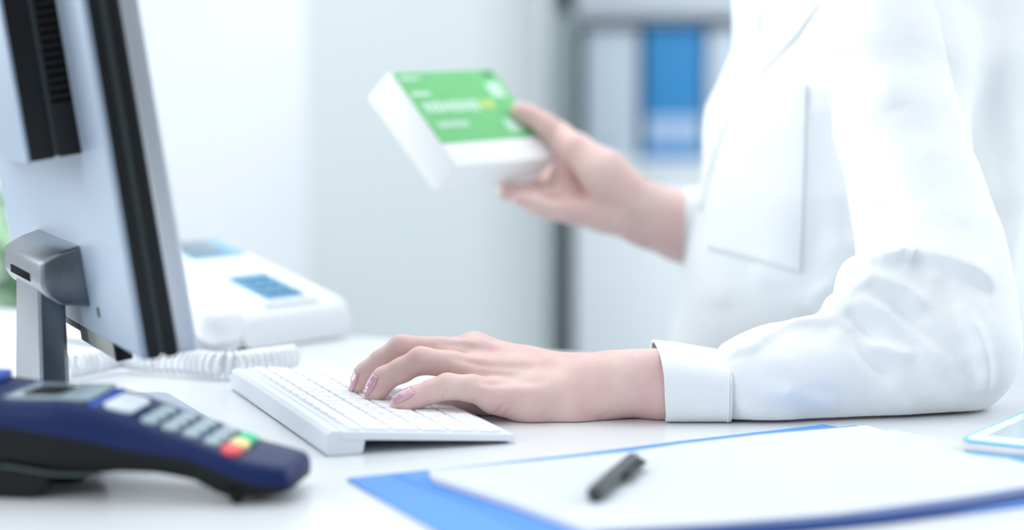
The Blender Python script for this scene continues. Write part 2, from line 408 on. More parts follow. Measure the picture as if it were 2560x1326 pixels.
binder(1612, 1758, 66, bind_b, 'bright blue binder with pale label standing in the shelf', bind_l, (290, 362))
binder(1768, 1880, 72, bind_w, 'pale binder in the shelf between the blue one and the coat')

# potted plant beyond the monitor
pl = empty('potted_plant', (-0.85, 3.1, -0.64))
ring = []
for r_, z_ in ((0.10, 0), (0.13, 0.02), (0.16, 0.28), (0.165, 0.30), (0.15, 0.30), (0.145, 0.27)):
    ring.append([(r_*math.cos(a), r_*math.sin(a), z_) for a in np.linspace(0, 2*PI, 24, endpoint=False)])
v, f = loft(ring); mesh('pot', v, f, pot_m, pl, sharp=40)
MB().box((0, 0, -0.05), (0.26, 0.26, 0.10), 0.005).build('stand', pot_m, pl)
MB().tube([(0, 0, 0.2), (0.01, 0, 0.5), (-0.01, 0.01, 0.8)], [0.014, 0.012, 0.008]).build('stem', mat('brown stem', (110, 95, 70), 0.8, bump=0.3), pl)
vs, fs = [], []
for i in range(170):
    a = rng.uniform(0, 2*PI); el = rng.uniform(-0.35, 0.9); L0 = rng.uniform(0.05, 0.15)
    base = np.array([0.05*math.cos(a), 0.05*math.sin(a), rng.uniform(0.42, 0.66)]); dr = np.array([math.cos(a)*math.cos(el), math.sin(a)*math.cos(el), math.sin(el)])
    base = base+dr*rng.uniform(0, 0.07); sd = np.cross(dr, [0, 0, 1]); sd /= np.linalg.norm(sd); up = np.cross(sd, dr); w0 = L0*0.28; k = len(vs)
    for t, wv in ((0, .1), (.3, .9), (.6, 1), (.85, .5), (1, .02)):
        c = base+dr*L0*t-np.array([0, 0, 1])*0.25*L0*t*t
        vs += [c-sd*w0*wv, c+up*0.004, c+sd*w0*wv]
    for j in range(4):
        fs += [(k+3*j, k+3*j+1, k+3*j+4, k+3*j+3), (k+3*j+1, k+3*j+2, k+3*j+5, k+3*j+4)]
lv = mesh('foliage', vs, fs, leaf_m, pl)
tag(pl, 'leafy green plant in a white pot beyond the monitor', 'plant')

# ---------------------------------------------------------------- keyboard
KY = 0.353; KU = np.array([-math.sin(KY), math.cos(KY)]); KV = np.array([math.cos(KY), math.sin(KY)])
ko = np.array([-0.107, 1.258])
# local x = towards the typist (v), local y = along the long side (u)
kb = empty('keyboard', (ko[0], ko[1], 0), Matrix(((KV[0], KU[0], 0), (KV[1], KU[1], 0), (0, 0, 1))))
tag(kb, 'slim white and aluminium computer keyboard under the typing hand', 'keyboard')
ZR, SL = 0.0155, 0.0805
def kz(v): return ZR-SL*v
# plate: thin slab, sloping down to the typist
KL, KW = 0.281, 0.1165
prof = [(0.0, kz(0)-0.0052), (0.0, kz(0)-0.0012), (0.0012, kz(0)), (KW-0.001, kz(KW)), (KW, kz(KW)-0.001), (KW, kz(KW)-0.0036), (KW-0.001, kz(KW)-0.0042)]
rings = [[(x, y, z) for x, z in prof] for y in (0.0004, KL-0.0004)]
r0 = [(0.0006+(x-0.0006)*0.992, 0.0, z-0.0004 if i in (2, 3) else z) for i, (x, z) in enumerate(prof)]
rN = [(a, KL, c) for a, _, c in r0]
v, f = loft([r0]+rings+[rN]); mb = MB(); mb.raw(v, f); mb.build('top_plate', alu_key, kb, sharp=30)
# rear battery housing, a wedge foot under the back
pr = [(-0.0105, 0.0012), (-0.0112, 0.006), (-0.0098, kz(0)-0.0015), (-0.0068, kz(0)+0.0006), (-0.001, kz(0)+0.0001), (0.0008, kz(0)-0.003), (0.0150, kz(0.013)-0.0036), (0.0132, 0.0012), (0.010, 0.0004), (-0.0085, 0.0004)]
v, f = loft([[(x, 0.0005, z) for x, z in pr], [(x, KL-0.0005, z) for x, z in pr]]); mb = MB(); mb.raw(v, f); mb.build('rear_foot', alu_key, kb, sharp=25)
MB().box((0.003, 0.006, 0.0002), (0.018, 0.006, 0.0006), 0).build('rubber_strip', mat('grey rubber', (150, 152, 160), 0.8, bump=0.1), kb)
for yy in (0.012, KL-0.012):
    MB().box((KW-0.006, yy, 0.0006), (0.006, 0.010, 0.0022), 0.0005).build('front_foot', mat('grey rubber', (150, 152, 160), 0.8), kb)
rowsK = [
 (['esc']+['F%d' % i for i in range(1, 13)]+['eject'], [1]*14),
 (['`', '1', '2', '3', '4', '5', '6', '7', '8', '9', '0', '-', '=', 'delete'], [1]*13+[1.5]),
 (['tab']+list('QWERTYUIOP[]\\'), [1.5]+[1]*13),
 (['caps lock']+list("ASDFGHJKL;'")+['return'], [1.75]+[1]*11+[1.75]),
 (['shift']+list('ZXCVBNM,./')+['shift'], [2.25]+[1]*10+[2.25]),
 (['fn', 'ctrl', 'alt', 'cmd', '', 'cmd', 'alt', '<', '^', '>'], [1, 1, 1, 1.25, 5, 1.25, 1, 1, 1, 1])]
key_rot = Matrix.Rotation(math.atan(SL), 3, 'Y')
v0 = 0.0045; g = 0.0012
cache = {}
for ri, (labs, ws) in enumerate(rowsK):
    rh = 0.0105 if ri == 0 else 0.019
    tot = sum(ws); sc = 0.2745/tot; u = 0.0033
    if ri == 0: ra = v0
    else: ra = v0+0.0105+0.019*(ri-1)
    for lb, wk in zip(labs, ws):
        kw = wk*sc-2*g; kh = rh-2*g
        sub = [(ra+g+kh/2, kh)]
        if lb == '^': sub = [(ra+g+kh/2, kh)]
        for cv, hh in sub:
            keyname = (round(kw, 5), round(hh, 5))
            if keyname not in cache:
                v, f = prism(rrect(-hh/2, hh/2, -kw/2, kw/2, 0.0017, 4), -0.0004, 0.0021, 0.0004, 2)
                mb = MB(); mb.raw(v, f); ko_ = mb.build('key', keycap, kb); cache[keyname] = ko_.data
            else:
                ko_ = bpy.data.objects.new('key', cache[keyname]); COL.objects.link(ko_); ko_.parent = kb
            ko_.location = (cv, u+wk*sc/2, kz(cv)); ko_.rotation_euler = key_rot.to_euler()
            if lb:
                sz = 0.0052 if len(lb) == 1 else 0.0027
                # letters read from the typist's side: text up points to -x (rear)
                text_mesh('legend', lb, sz, key_ink, ko_, (0, 0, 0.00222), (0, 0, PI/2))
        u += wk*sc

# ---------------------------------------------------------------- monitor
MY = 0.417; MU = np.array([-math.sin(MY), math.cos(MY)]); MV = np.array([math.cos(MY), math.sin(MY)])
mon = empty('monitor', (-0.320, 1.365, 0), Matrix(((MV[0], MU[0], 0), (MV[1], MU[1], 0), (0, 0, 1))))
tag(mon, 'silver and black flat screen monitor seen from behind', 'monitor')
# base plate
bp_ = D(415, 979, 0.006)[:2]-np.array([-0.320, 1.365]); bfx = bp_@MV; bfy = bp_@MU
v, f = prism(rrect(bfx-0.155, bfx, bfy-0.235, bfy, 0.012, 6), 0.0, 0.0065, 0.002, 3)
mesh('base_plate', v, f, silver_p, mon, sharp=40)
# neck: broad flat column, slightly wider at the foot
rings = []
for z_, w_, t_ in ((0.0065, 0.050, 0.0105), (0.03, 0.0465, 0.0100), (0.06, 0.0435, 0.0096), (0.106, 0.040, 0.0092)):
    rings.append([(x, y, z_) for x, y in rrect(-t_-0.0015, t_-0.0015, -w_, w_, 0.004, 4)])
v, f = loft(rings); mesh('neck', v, f, brushed, mon, sharp=40)
TILT = 0.150
tl = Matrix.Rotation(-TILT, 3, 'Y')   # leans back, away from the typist
zb = 0.0710
def P3(x, y, z):   # panel coordinates: x thickness (v), y width, z height along the tilted panel
    q = tl @ Vector((x, 0, z)); return (q.x+0.021, y, q.z+zb)
def pbox(x0, x1, y0, y1, z0, z1, bev, name, m, parent=mon, seg=3):
    b = bmesh.new(); bmesh.ops.create_cube(b, size=1.0)
    for q in b.verts: q.co = Vector(((x0+x1)/2+q.co.x*(x1-x0), (y0+y1)/2+q.co.y*(y1-y0), (z0+z1)/2+q.co.z*(z1-z0)))
    if bev: bmesh.ops.bevel(b, geom=list(b.edges), offset=bev, segments=seg, affect='EDGES', profile=0.5)
    for q in b.verts: q.co = Vector(P3(*q.co))
    m_ = MB(); m_.add(b); return m_.build(name, m, parent)
MWH, MH = 0.200, 0.33
shell = pbox(-0.001, 0.0035, -MWH, MWH, 0.0, MH, 0.002, 'rear_shell', silver_p)
pbox(0.0033, 0.0105, -MWH-0.0003, MWH+0.0003, -0.0005, MH, 0.0008, 'side_band', black_p)
pbox(0.0100, 0.0145, -MWH+0.0015, MWH-0.0015, 0.001, MH-0.001, 0, 'side_groove', black_g)
pbox(0.0142, 0.0212, -MWH-0.0006, MWH+0.0006, -0.0012, MH, 0.0010, 'side_band', black_p)
pbox(0.0210, 0.0345, -MWH-0.001, MWH+0.001, -0.001, MH, 0.003, 'front_frame', alu)
pbox(0.0342, 0.0348, -MWH+0.012, MWH-0.012, 0.015, MH-0.012, 0, 'screen', lcd_d)
# raised housing in the middle with two dark vent strips
HZ0, HN, HF = 0.1225, -0.130, 0.150
hs = pbox(-0.0355, -0.0325, HN-0.0008, HF, HZ0-0.001, MH-0.01, 0.0012, 'rear_housing', silver_p)
pbox(-0.0330, -0.0175, HN, HF-0.001, HZ0, MH-0.012, 0.0015, 'side_strip', black_p)
pbox(-0.0185, -0.0140, HN+0.0018, HF-0.002, HZ0+0.001, MH-0.012, 0, 'side_groove', black_g)
vst = pbox(-0.0150, -0.0002, HN, HF-0.001, HZ0, MH-0.012, 0.0015, 'vent_strip', black_p)
slot_m = mat('vent slot', (8, 9, 10), 0.9, spec=0.1)
vb = MB()
for i in range(30):
    z_ = HZ0+0.0345+0.0052*i
    b = bmesh.new(); bmesh.ops.create_cube(b, size=1.0)
    for q in b.verts: q.co = Vector(P3(-0.0078+q.co.x*0.0124, HN-0.0001+q.co.y*0.0006, z_+q.co.z*0.0025))
    vb.add(b)
vb.build('vent_slots', slot_m, vst, smooth=False)
# ---- hinge head: wedge block from neck to panel
hv = []
def head_ring(x, w, zt, zl): return [(x, -w, zl), (x, w, zl), (x, w, zt), (x, -w, zt)]
hr = [head_ring(-0.0135, 0.066, 0.1190, 0.1030), head_ring(-0.009, 0.068, 0.1215, 0.0960), head_ring(-0.001, 0.070, 0.1255, 0.0905), head_ring(0.0175, 0.072, 0.1315, 0.0890)]
hmb = MB(); v, f = loft(hr); hmb.raw(v, f)
bmesh.ops.recalc_face_normals(hmb.bm, faces=list(hmb.bm.faces))
bmesh.ops.bevel(hmb.bm, geom=[e for e in hmb.bm.edges], offset=0.0022, segments=3, affect='EDGES', profile=0.5)
hd = hmb.build('hinge_head', brushed, mon, sharp=40)
MB().box((-0.0129, 0.006, 0.1055), (0.002, 0.070, 0.0055), 0.0004).build('hinge_slot', slot_m, hd)
# underside: speaker bar and connector cover hanging below the shell
pbox(0.0005, 0.026, -0.013, 0.110, -0.006, 0.002, 0.0015, 'lower_cover', grain)
pbox(0.0010, 0.0115, -0.1130, -0.010, -0.0125, 0.001, 0.0012, 'connector_cover', grain)
pbox(0.0008, 0.0117, -0.1165, -0.1120, -0.0130, 0.001, 0.0008, 'cover_end', black_p)
pbox(-0.0016, -0.0006, -0.098, -0.094, 0.0145, 0.021, 0, 'screw_hole', black_p)

# ---------------------------------------------------------------- card terminal
tm = empty('card_terminal', (-0.287, 1.130, 0), Matrix(((0.9916, 0.129, 0), (-0.129, 0.9916, 0), (0, 0, 1))))
tag(tm, 'navy blue and black card payment terminal in the near left corner', 'card terminal')
ST = [  # s, z top, z split, z bottom, width, near offset
 (-0.060, 0.060, 0.046, 0.024, 0.084, 0.000), (-0.03, 0.059, 0.0445, 0.020, 0.084, 0.0), (0.0, 0.0560, 0.0416, 0.0165, 0.082, 0.0), (0.028, 0.0562, 0.0374, 0.0137, 0.080, 0.0),
 (0.050, 0.0525, 0.034, 0.0140, 0.076, 0.001), (0.062, 0.0495, 0.031, 0.0157, 0.074, 0.0015), (0.085, 0.0423, 0.0278, 0.0152, 0.071, 0.0015), (0.106, 0.0362, 0.0256, 0.0119, 0.068, 0.001),
 (0.122, 0.0305, 0.0199, 0.0040, 0.067, 0.000), (0.134, 0.0262, 0.0150, 0.0030, 0.066, 0.0), (0.146, 0.0240, 0.0120, 0.0045, 0.064, 0.001), (0.155, 0.0222, 0.0110, 0.0055, 0.060, 0.003), (0.160, 0.0208, 0.0105, 0.0068, 0.057, 0.0045), (0.1625, 0.0180, 0.0100, 0.0078, 0.051, 0.0075)]
def st_at(s):
    xs = [a[0] for a in ST]; return [np.interp(s, xs, [a[i] for a in ST]) for i in range(1, 6)]
ss = np.concatenate([np.linspace(-0.06, 0.13, 34), np.linspace(0.134, 0.1625, 14)])
up, lo_ = [], []
for s_ in ss:
    zt, zm, zb_, w_, o_ = st_at(s_)
    r_ = min(0.010, (zt-zm)*0.75)
    # upper shell: rounded top edges
    pts = [(o_, zm)]
    pts = []
    for k in range(7):
        a = PI/2*k/6; pts.append((o_+w_-r_*0.8*(1-math.cos(a)), zt-r_+r_*math.sin(a)))
    for k in range(7):
        a = PI/2+PI/2*k/6; pts.append((o_+r_*0.8*(1+math.cos(a)), zt-r_+r_*math.sin(a)))
    up.append([(s_, o_+w_, zm)]+[(s_, y, z) for y, z in pts]+[(s_, o_, zm)])
    rb = min(0.010, (zm-zb_)*0.8); q = []
    ins = 0.0012
    for k in range(6):
        a = PI/2*k/5; q.append((o_+ins+rb*(1-math.cos(a)), zb_+rb-rb*math.sin(a)))
    for k in range(6):
        a = PI/2*(1-k/5); q.append((o_+w_-ins-rb*(1-math.cos(a)), zb_+rb-rb*math.sin(a)))
    lo_.append([(s_, o_+ins, zm)]+[(s_, y, z) for y, z in q]+[(s_, o_+w_-ins, zm)])
mb = MB(); v, f = loft(up); mb.raw(v, f); mb.build('upper_shell', blue_t, tm, sharp=50)
mb = MB(); v, f = loft(lo_); mb.raw(v, f); mb.build('lower_shell', dark_t, tm, sharp=50)
# feet
for w_ in (0.006, 0.060):
    mb = MB(); mb.tube([(0.131, w_, 0.009), (0.1325, w_, 0.0002)], [0.007, 0.0022], 12); mb.build('front_foot', dark_t, tm)
for w_ in (0.002, 0.050):
    pts = [(x, z) for x, z in ((-0.055, 0.0005), (0.012, 0.0005), (0.020, 0.006), (0.024, 0.016), (-0.055, 0.022))]
    if w_ > 0.02: pts = [(x+0.013 if x > 0 else x, z) for x, z in pts]
    v, f = loft([[(x, w_, z) for x, z in pts], [(x, w_+0.022, z) for x, z in pts]]); mb = MB(); mb.raw(v, f); mb.build('rear_foot', dark_t, tm, sharp=30)
MB().tube([(-0.055, 0.030, 0.0165), (0.0, 0.0005, 0.0190), (0.03, 0.0005, 0.0150), (0.055, 0.002, 0.0150)], 0.0008, 6).build('lower_seam', mat('grey seam', (74, 88, 90), 0.5), tm)
def on_top(s_, w_, lift=0.0):
    zt = st_at(s_)[0]; return (s_, w_, zt+lift)
def slope(s_): return math.atan2(st_at(s_-0.008)[0]-st_at(s_+0.008)[0], 0.016)
def tkey(name, s_, w_, ls, lw, m, h_=0.0022, r_=0.0025, parent=tm):
    v, f = prism(rrect(-ls/2, ls/2, -lw/2, lw/2, r_, 4), -0.002, h_, 0.0008, 3)
    o = mesh(name, v, f, m, parent, sharp=50); o.location = on_top(s_, w_); o.rotation_euler = (0, slope(s_), 0); return o
tkey('display_bezel', 0.014, 0.041, 0.058, 0.056, lcd_t, 0.0008, 0.004)
dsp = tkey('display', 0.012, 0.038, 0.024, 0.034, lcd_d, 0.0012, 0.005)
tkey('printer_cover', -0.042, 0.042, 0.034, 0.070, blue_b, 0.004, 0.004)
tkey('trim_stripe', 0.0455, 0.041, 0.004, 0.058, blue_b, 0.0008, 0.001)
tkey('menu_key', 0.0590, 0.036, 0.017, 0.044, nav_t, 0.0018, 0.006)
digits = ['1', '2', '3', '4', '5', '6', '7', '8', '9', '*', '0', '#']
for r_i in range(4):
    for c_i in range(3):
        k_ = tkey('number_key', 0.0790+0.0122*r_i, 0.0155+0.0165*c_i, 0.0088, 0.0135, key_t, 0.0020, 0.0035)
        text_mesh('legend', digits[r_i*3+c_i], 0.006, nav_t, k_, (0, 0, 0.0021), (0, 0, PI/2*-1))
for m_, w_, nm in ((red_k, 0.0135, 'cancel_key'), (yel_k, 0.031, 'clear_key'), (grn_k, 0.0485, 'enter_key')):
    k_ = tkey(nm, 0.1275, w_-0.001, 0.0105, 0.0165, m_, 0.0028, 0.0045)
    tag(k_, {'cancel_key': 'red key', 'clear_key': 'yellow key', 'enter_key': 'green key'}[nm])
MB().box((0.1605, 0.033, 0.0108), (0.006, 0.040, 0.003), 0.001).build('card_slot', black_p, tm)

# ---------------------------------------------------------------- telephone
PW = np.array([0.65, 0.76]); PW /= np.linalg.norm(PW); PL = np.array([-PW[1], PW[0]])
PW3 = PW
pR = np.array([-0.140, 1.815]); pO = pR-PW*0.200
ph = empty('telephone', (pO[0], pO[1], 0), Matrix(((PW[0], PL[0], 0), (PW[1], PL[1], 0), (0, 0, 1))))
tag(ph, 'white desk telephone with blue keypad behind the monitor', 'telephone')
PWID, PLEN = 0.200, 0.190
def pz(y): return 0.032+0.050*(y/PLEN)**1.0
rings = []
for y_ in np.linspace(0, PLEN, 14):
    ed = 0.0 if 0 < y_ < PLEN else 0.006
    zt = pz(y_)-ed
    rings.append([(x, y_+(0.002 if y_ == 0 else 0), z) for x, z in rrect(0.058+ed, PWID-ed, 0.001, zt, 0.012, 5)])
v, f = loft(rings); mb = MB(); mb.raw(v, f); mb.build('phone_body', phone_m, ph, sharp=50)
rings = [[(x, y_, z) for x, z in rrect(0.002, 0.062, 0.001, pz(y_)*0.5, 0.008, 5)] for y_ in np.linspace(0.004, PLEN-0.002, 10)]
v, f = loft(rings); mb = MB(); mb.raw(v, f); mb.build('cradle', phone_m, ph, sharp=50)
psl = math.atan(0.050/PLEN); pr_ = Matrix.Rotation(psl, 3, 'X')
def ppatch(name, x0, x1, y0, y1, m, h_=0.002, r_=0.002, parent=ph):
    v, f = prism(rrect(-(x1-x0)/2, (x1-x0)/2, -(y1-y0)/2, (y1-y0)/2, r_, 3), -0.001, h_, 0.0005, 2)
    o = mesh(name, v, f, m, parent, sharp=50); cy = (y0+y1)/2
    o.location = ((x0+x1)/2, cy, pz(cy)); o.rotation_euler = (psl, 0, 0); return o
kp = ppatch('keypad', 0.114, 0.163, 0.026, 0.084, phone_k, 0.0012)
for i in range(4):
    for j in range(3):
        v, f = prism(rrect(-0.0055, 0.0055, -0.0045, 0.0045, 0.002, 3), 0.0, 0.0028, 0.0006, 2)
        q = mesh('phone_key', v, f, phone_k, kp); q.location = (-0.0145+0.0145*j, -0.0205+0.0137*i, 0.001)
ppatch('display_frame', 0.120, 0.186, 0.132, 0.176, phone_b, 0.0015)
ppatch('display', 0.122, 0.166, 0.138, 0.174, phone_s, 0.0026)
ppatch('speaker_grille', 0.098, 0.165, 0.012, 0.020, mat('pale grey slots', (205, 216, 224), 0.6, var=0.1, vscale=300), 0.0012)
# handset lying in its cradle along the left side
hp = []
for t in np.linspace(0, 1, 21):
    y_ = -0.022+0.20*t; z_ = pz(max(y_, 0))*0.5+0.017+0.014*math.sin(PI*t)
    hp.append((y_, z_))
rings = []
for i, (y_, z_) in enumerate(hp):
    t = i/20; w_ = 0.023 if t < .22 or t > .78 else 0.015; hh = 0.016 if t < .22 or t > .78 else 0.010
    if i in (0, 20): w_ *= .6; hh *= .6
    dz = -0.008 if (t < .22 or t > .78) else 0
    rings.append([(0.030+x, y_, z_+dz+z) for x, z in rrect(-w_, w_, -hh, hh, hh*0.9, 6)])
v, f = loft(rings); mb = MB(); mb.raw(v, f); mb.build('handset', phone_m, ph, sharp=60)
# coiled cord running along the desk in front of the phone
loc_ = lambda x, y: D(x, y, 0.009)
cpts = [D(735, 893, 0.012), D(640, 905, 0.012), D(560, 912, 0.012), D(470, 905, 0.012), D(380, 900, 0.012), D(300, 892, 0.012), D(230, 905, 0.012), D(150, 915, 0.012), D(60, 900, 0.012)]
def cat(P, n=40):
    P = [np.array(p) for p in P]; P = [2*P[0]-P[1]]+P+[2*P[-1]-P[-2]]; o = []
    for i in range(1, len(P)-2):
        for t in np.linspace(0, 1, n, endpoint=False):
            o.append(0.5*((2*P[i])+(-P[i-1]+P[i+1])*t+(2*P[i-1]-5*P[i]+4*P[i+1]-P[i+2])*t*t+(-P[i-1]+3*P[i]-3*P[i+1]+P[i+2])*t**3))
    o.append(P[-2]); return o
cl = cat(cpts, 120); cum = 0; coil = []
for i, p in enumerate(cl[:-1]):
    t = cl[i+1]-p; dl = np.linalg.norm(t); t = t/(dl+1e-9); cum += dl
    n_ = np.array([0, 0, 1.0]); b_ = np.cross(t, n_); a = cum/0.0060*2*PI
    coil.append(p+(n_*math.sin(a)+b_*math.cos(a))*0.0085)
Mi = ph.matrix_world.inverted()
mb = MB(); mb.tube([tuple(Mi @ Vector(tuple(p))) for p in coil], 0.0019, 6); mb.build('coiled_cord', phone_m, ph)

# ---------------------------------------------------------------- folder, papers, pen, tablet
def sheet(name, px, m, z0, z1, parent=None, lift=None, sub=True):
    P = [D(x, y, z1)[:2] for x, y in px]
    A = sum(P[i][0]*P[(i+1) % len(P)][1]-P[(i+1) % len(P)][0]*P[i][1] for i in range(len(P)))
    if A < 0: P = P[::-1]
    v, f = prism(P, z0, z1); mb = MB(); mb.raw(v, f); return mb.build(name, m, parent, smooth=False)
fo = empty('folder', (0.1, 1.15, 0))
fo_parts = []
a = sheet('back_cover', [(868, 1196), (1190, 1163), (1440, 1136), (1700, 1103), (2040, 1064), (2056, 1061), (2095, 1068), (2140, 1064), (2300, 1120), (2560, 1180), (2760, 1226), (2560, 1262), (2300, 1293), (2000, 1320), (1560, 1352), (1300, 1400), (1100, 1330)], fold_m, 0.0003, 0.0016, fo)
b = sheet('spine_crease', [(978, 1186), (1002, 1183), (1240, 1270), (1420, 1345), (1380, 1350), (1180, 1262)], mat('deep blue crease', (58, 140, 232), 0.4), 0.0016, 0.0022, fo)
for q in (a, b): q.location = (-0.1, -1.15, 0)
tag(fo, 'open blue card folder lying under the papers on the desk', 'folder')
# the near rim of the folder stands up a little
rim = [(1300, 1356), (1560, 1326), (1800, 1313), (2000, 1300), (2200, 1280), (2400, 1254), (2600, 1222), (2760, 1196)]
rv = []
for x, y in rim:
    p = D(x, y, 0.006); rv.append(p)
vs, fs = [], []
for i, p in enumerate(rv):
    q = p-np.array([0, 0.006, 0]); vs += [(p[0], p[1], 0.0012), (p[0], p[1]-0.002, 0.0056), (p[0], p[1]-0.0035, 0.0058), (q[0], q[1]-0.001, 0.0006)]
for i in range(len(rv)-1):
    for k in range(4): fs.append((4*i+k, 4*i+(k+1) % 4, 4*i+4+(k+1) % 4, 4*i+4+k))
mb = MB(); mb.raw(vs, fs); q = mb.build('folder_rim', mat('shaded blue folder rim', (10, 66, 140), 0.45, bump=0.05), fo); q.location = (-0.1, -1.15, 0)  # shade on the near edge is put into this darker blue
pz1 = 0.0062
paper_a = sheet('paper_sheet', [(1072, 1176), (1350, 1152), (1580, 1129), (1700, 1111), (1900, 1087), (2166, 1064), (2400, 1132), (2640, 1205), (2400, 1243), (2100, 1283), (1800, 1308), (1560, 1322), (1480, 1326), (1290, 1258), (1080, 1192)], paper_m, 0.0024, pz1)
tag(paper_a, 'topmost white paper lying on the blue folder under the pen', 'paper')
paper_b = sheet('paper_sheet', [(1900, 1092), (2190, 1079), (2238, 1075), (2420, 1118), (2690, 1192), (2600, 1215), (2400, 1243), (2100, 1270)], paper_m, 0.0018, 0.0023)
tag(paper_b, 'white paper beneath the top one, its corner jutting out towards the tablet', 'paper')
for (x0, y0, x1, y1) in ((2060, 1106, 2190, 1148), (2120, 1104, 2230, 1138), (2260, 1150, 2420, 1190), (1900, 1140, 2060, 1180)):
    a_ = D(x0, y0, pz1+0.0001); b_ = D(x1, y1, pz1+0.0001); n_ = np.array([-(b_-a_)[1], (b_-a_)[0], 0]); n_ = n_/np.linalg.norm(n_)*0.0022
    mesh('printed_line', [a_-n_, b_-n_, b_+n_, a_+n_], [(0, 1, 2, 3)], print_m, paper_a, smooth=False)
# pen
pa = D(1486, 1236, pz1+0.005); pb = D(1588, 1146, pz1+0.005); ax = pb-pa; ln = np.linalg.norm(ax); ax /= ln
pen = empty('pen', tuple(pa)); tag(pen, 'thick black ballpoint pen with metal tip end on the papers', 'pen')
mb = MB(); mb.tube([ax*t*ln for t in (-0.02, 0.0, 0.03, 0.5, 0.78, 0.92, 0.93)], [0.0028, 0.0045, 0.0050, 0.0050, 0.0048, 0.0046, 0.003], 20); mb.build('barrel', pen_m, pen)
mb = MB(); mb.tube([ax*t*ln for t in (0.925, 0.94, 0.985, 1.0)], [0.0044, 0.0046, 0.0040, 0.002], 20); mb.build('end_cap', chrome, pen)
sdv = np.cross(ax, [0, 0, 1]); sdv /= np.linalg.norm(sdv)
cp = [ax*ln*0.93+sdv*0.0045, ax*ln*0.90+sdv*0.0075, ax*ln*0.72+sdv*0.0070, ax*ln*0.60+sdv*0.0066, ax*ln*0.56+sdv*0.0078, ax*ln*0.50+sdv*0.0072, ax*ln*0.47+sdv*0.0056]
mb = MB(); mb.tube(cp, [0.0016, 0.0018, 0.0018, 0.0018, 0.0022, 0.0020, 0.001], 8); mb.build('clip', black_p, pen)
# tablet
tcn = D(2394, 1100, 0.010); ex = D(2560, 1118, 0.010)-tcn; ex /= np.linalg.norm(ex); ey = np.array([-ex[1], ex[0], 0])
tb = empty('tablet', (tcn[0], tcn[1], 0.0), Matrix(((ex[0], ey[0], 0), (ex[1], ey[1], 0), (0, 0, 1))))
tag(tb, 'white tablet with light blue rim at the right edge of the desk', 'tablet')
def slab(x0, x1, y0, y1, r, z0, z1, b_, name, m):
    v, f = prism(rrect(x0, x1, y0, y1, r, 6), z0, z1, b_, 3); return mesh(name, v, f, m, tb, sharp=45)
slab(0.0005, 0.1695, 0.0005, 0.2395, 0.009, 0.0028, 0.0092, 0.002, 'tablet_body', mat('silver tablet back', (226, 222, 224), 0.4, metal=0.2))
slab(0.0, 0.170, 0.0, 0.240, 0.010, 0.0090, 0.0104, 0.0005, 'rim', tab_b)
slab(0.003, 0.167, 0.003, 0.237, 0.008, 0.0102, 0.0108, 0.0001, 'bezel', tab_w)
slab(0.011, 0.159, 0.020, 0.220, 0.001, 0.0107, 0.01095, 0, 'screen', tab_g)
slab(0.006, 0.17, -0.0015, 0.236, 0.006, 0.0, 0.0030, 0.001, 'back_case', tab_b)

# ---------------------------------------------------------------- medicine box held in the right hand
A3 = np.array([0.60761, 0.79405, 0.01698]); B3 = np.array([-0.54525, 0.40149, 0.73587]); C3 = -np.array([0.57750, -0.45638, 0.67691])
O3 = np.array([-0.04733, 1.72, 0.15894]); LA, LB, LC = 0.147, 0.1097, 0.0345
mr = Matrix(((A3[0], B3[0], C3[0]), (A3[1], B3[1], C3[1]), (A3[2], B3[2], C3[2])))
# keep a right-handed frame: local z = -C (out of the printed face)
mr = Matrix(((A3[0], B3[0], -C3[0]), (A3[1], B3[1], -C3[1]), (A3[2], B3[2], -C3[2])))
bxo = empty('medicine_box', tuple(O3), mr)
tag(bxo, 'white and green medicine carton held up in the right hand', 'box')
MB().box((LA/2, LB/2, -LC/2), (LA, LB, LC), 0.002, 3).build('carton', pack_w, bxo)
def bpatch(a0, a1, b0, b1, m, name, z=0.0003, parent=bxo):
    return MB().box((LA*(a0+a1)/2, LB*(b0+b1)/2, z/2+0.00002), (LA*(a1-a0), LB*(b1-b0), z), 0).build(name, m, parent, smooth=False)
gp = bpatch(0.012, 0.985, 0.235, 0.985, pack_g, 'green_print')
def strokes(a0, a1, b0, b1, m, name, n):
    mb = MB(); w = (a1-a0)/n
    for i in range(n):
        c = a0+w*(i+.5); mb.box((LA*c, LB*(b0+b1)/2, 0.0006), (LA*w*0.74, LB*(b1-b0)*(0.8+0.2*((i*7) % 3)/2), 0.0003), 0)
    return mb.build(name, m, bxo, smooth=False)
strokes(0.07, 0.60, 0.545, 0.665, pack_p, 'brand_print', 9)
strokes(0.61, 0.75, 0.560, 0.655, pack_y, 'brand_print', 3)
strokes(0.09, 0.38, 0.385, 0.455, pack_p, 'small_print', 8)
bpatch(0.05, 0.22, 0.73, 0.77, pack_p, 'small_print', 0.0006); bpatch(0.05, 0.22, 0.90, 0.93, pack_p, 'small_print', 0.0006)
bpatch(0.80, 0.93, 0.68, 0.84, pack_p, 'pale_pattern', 0.0006); bpatch(0.72, 0.86, 0.30, 0.44, pack_p, 'pale_pattern', 0.0006)
bpatch(0.86, 0.94, 0.90, 0.97, mat('dark green print', (60, 150, 90), 0.5), 'pale_pattern', 0.0006)

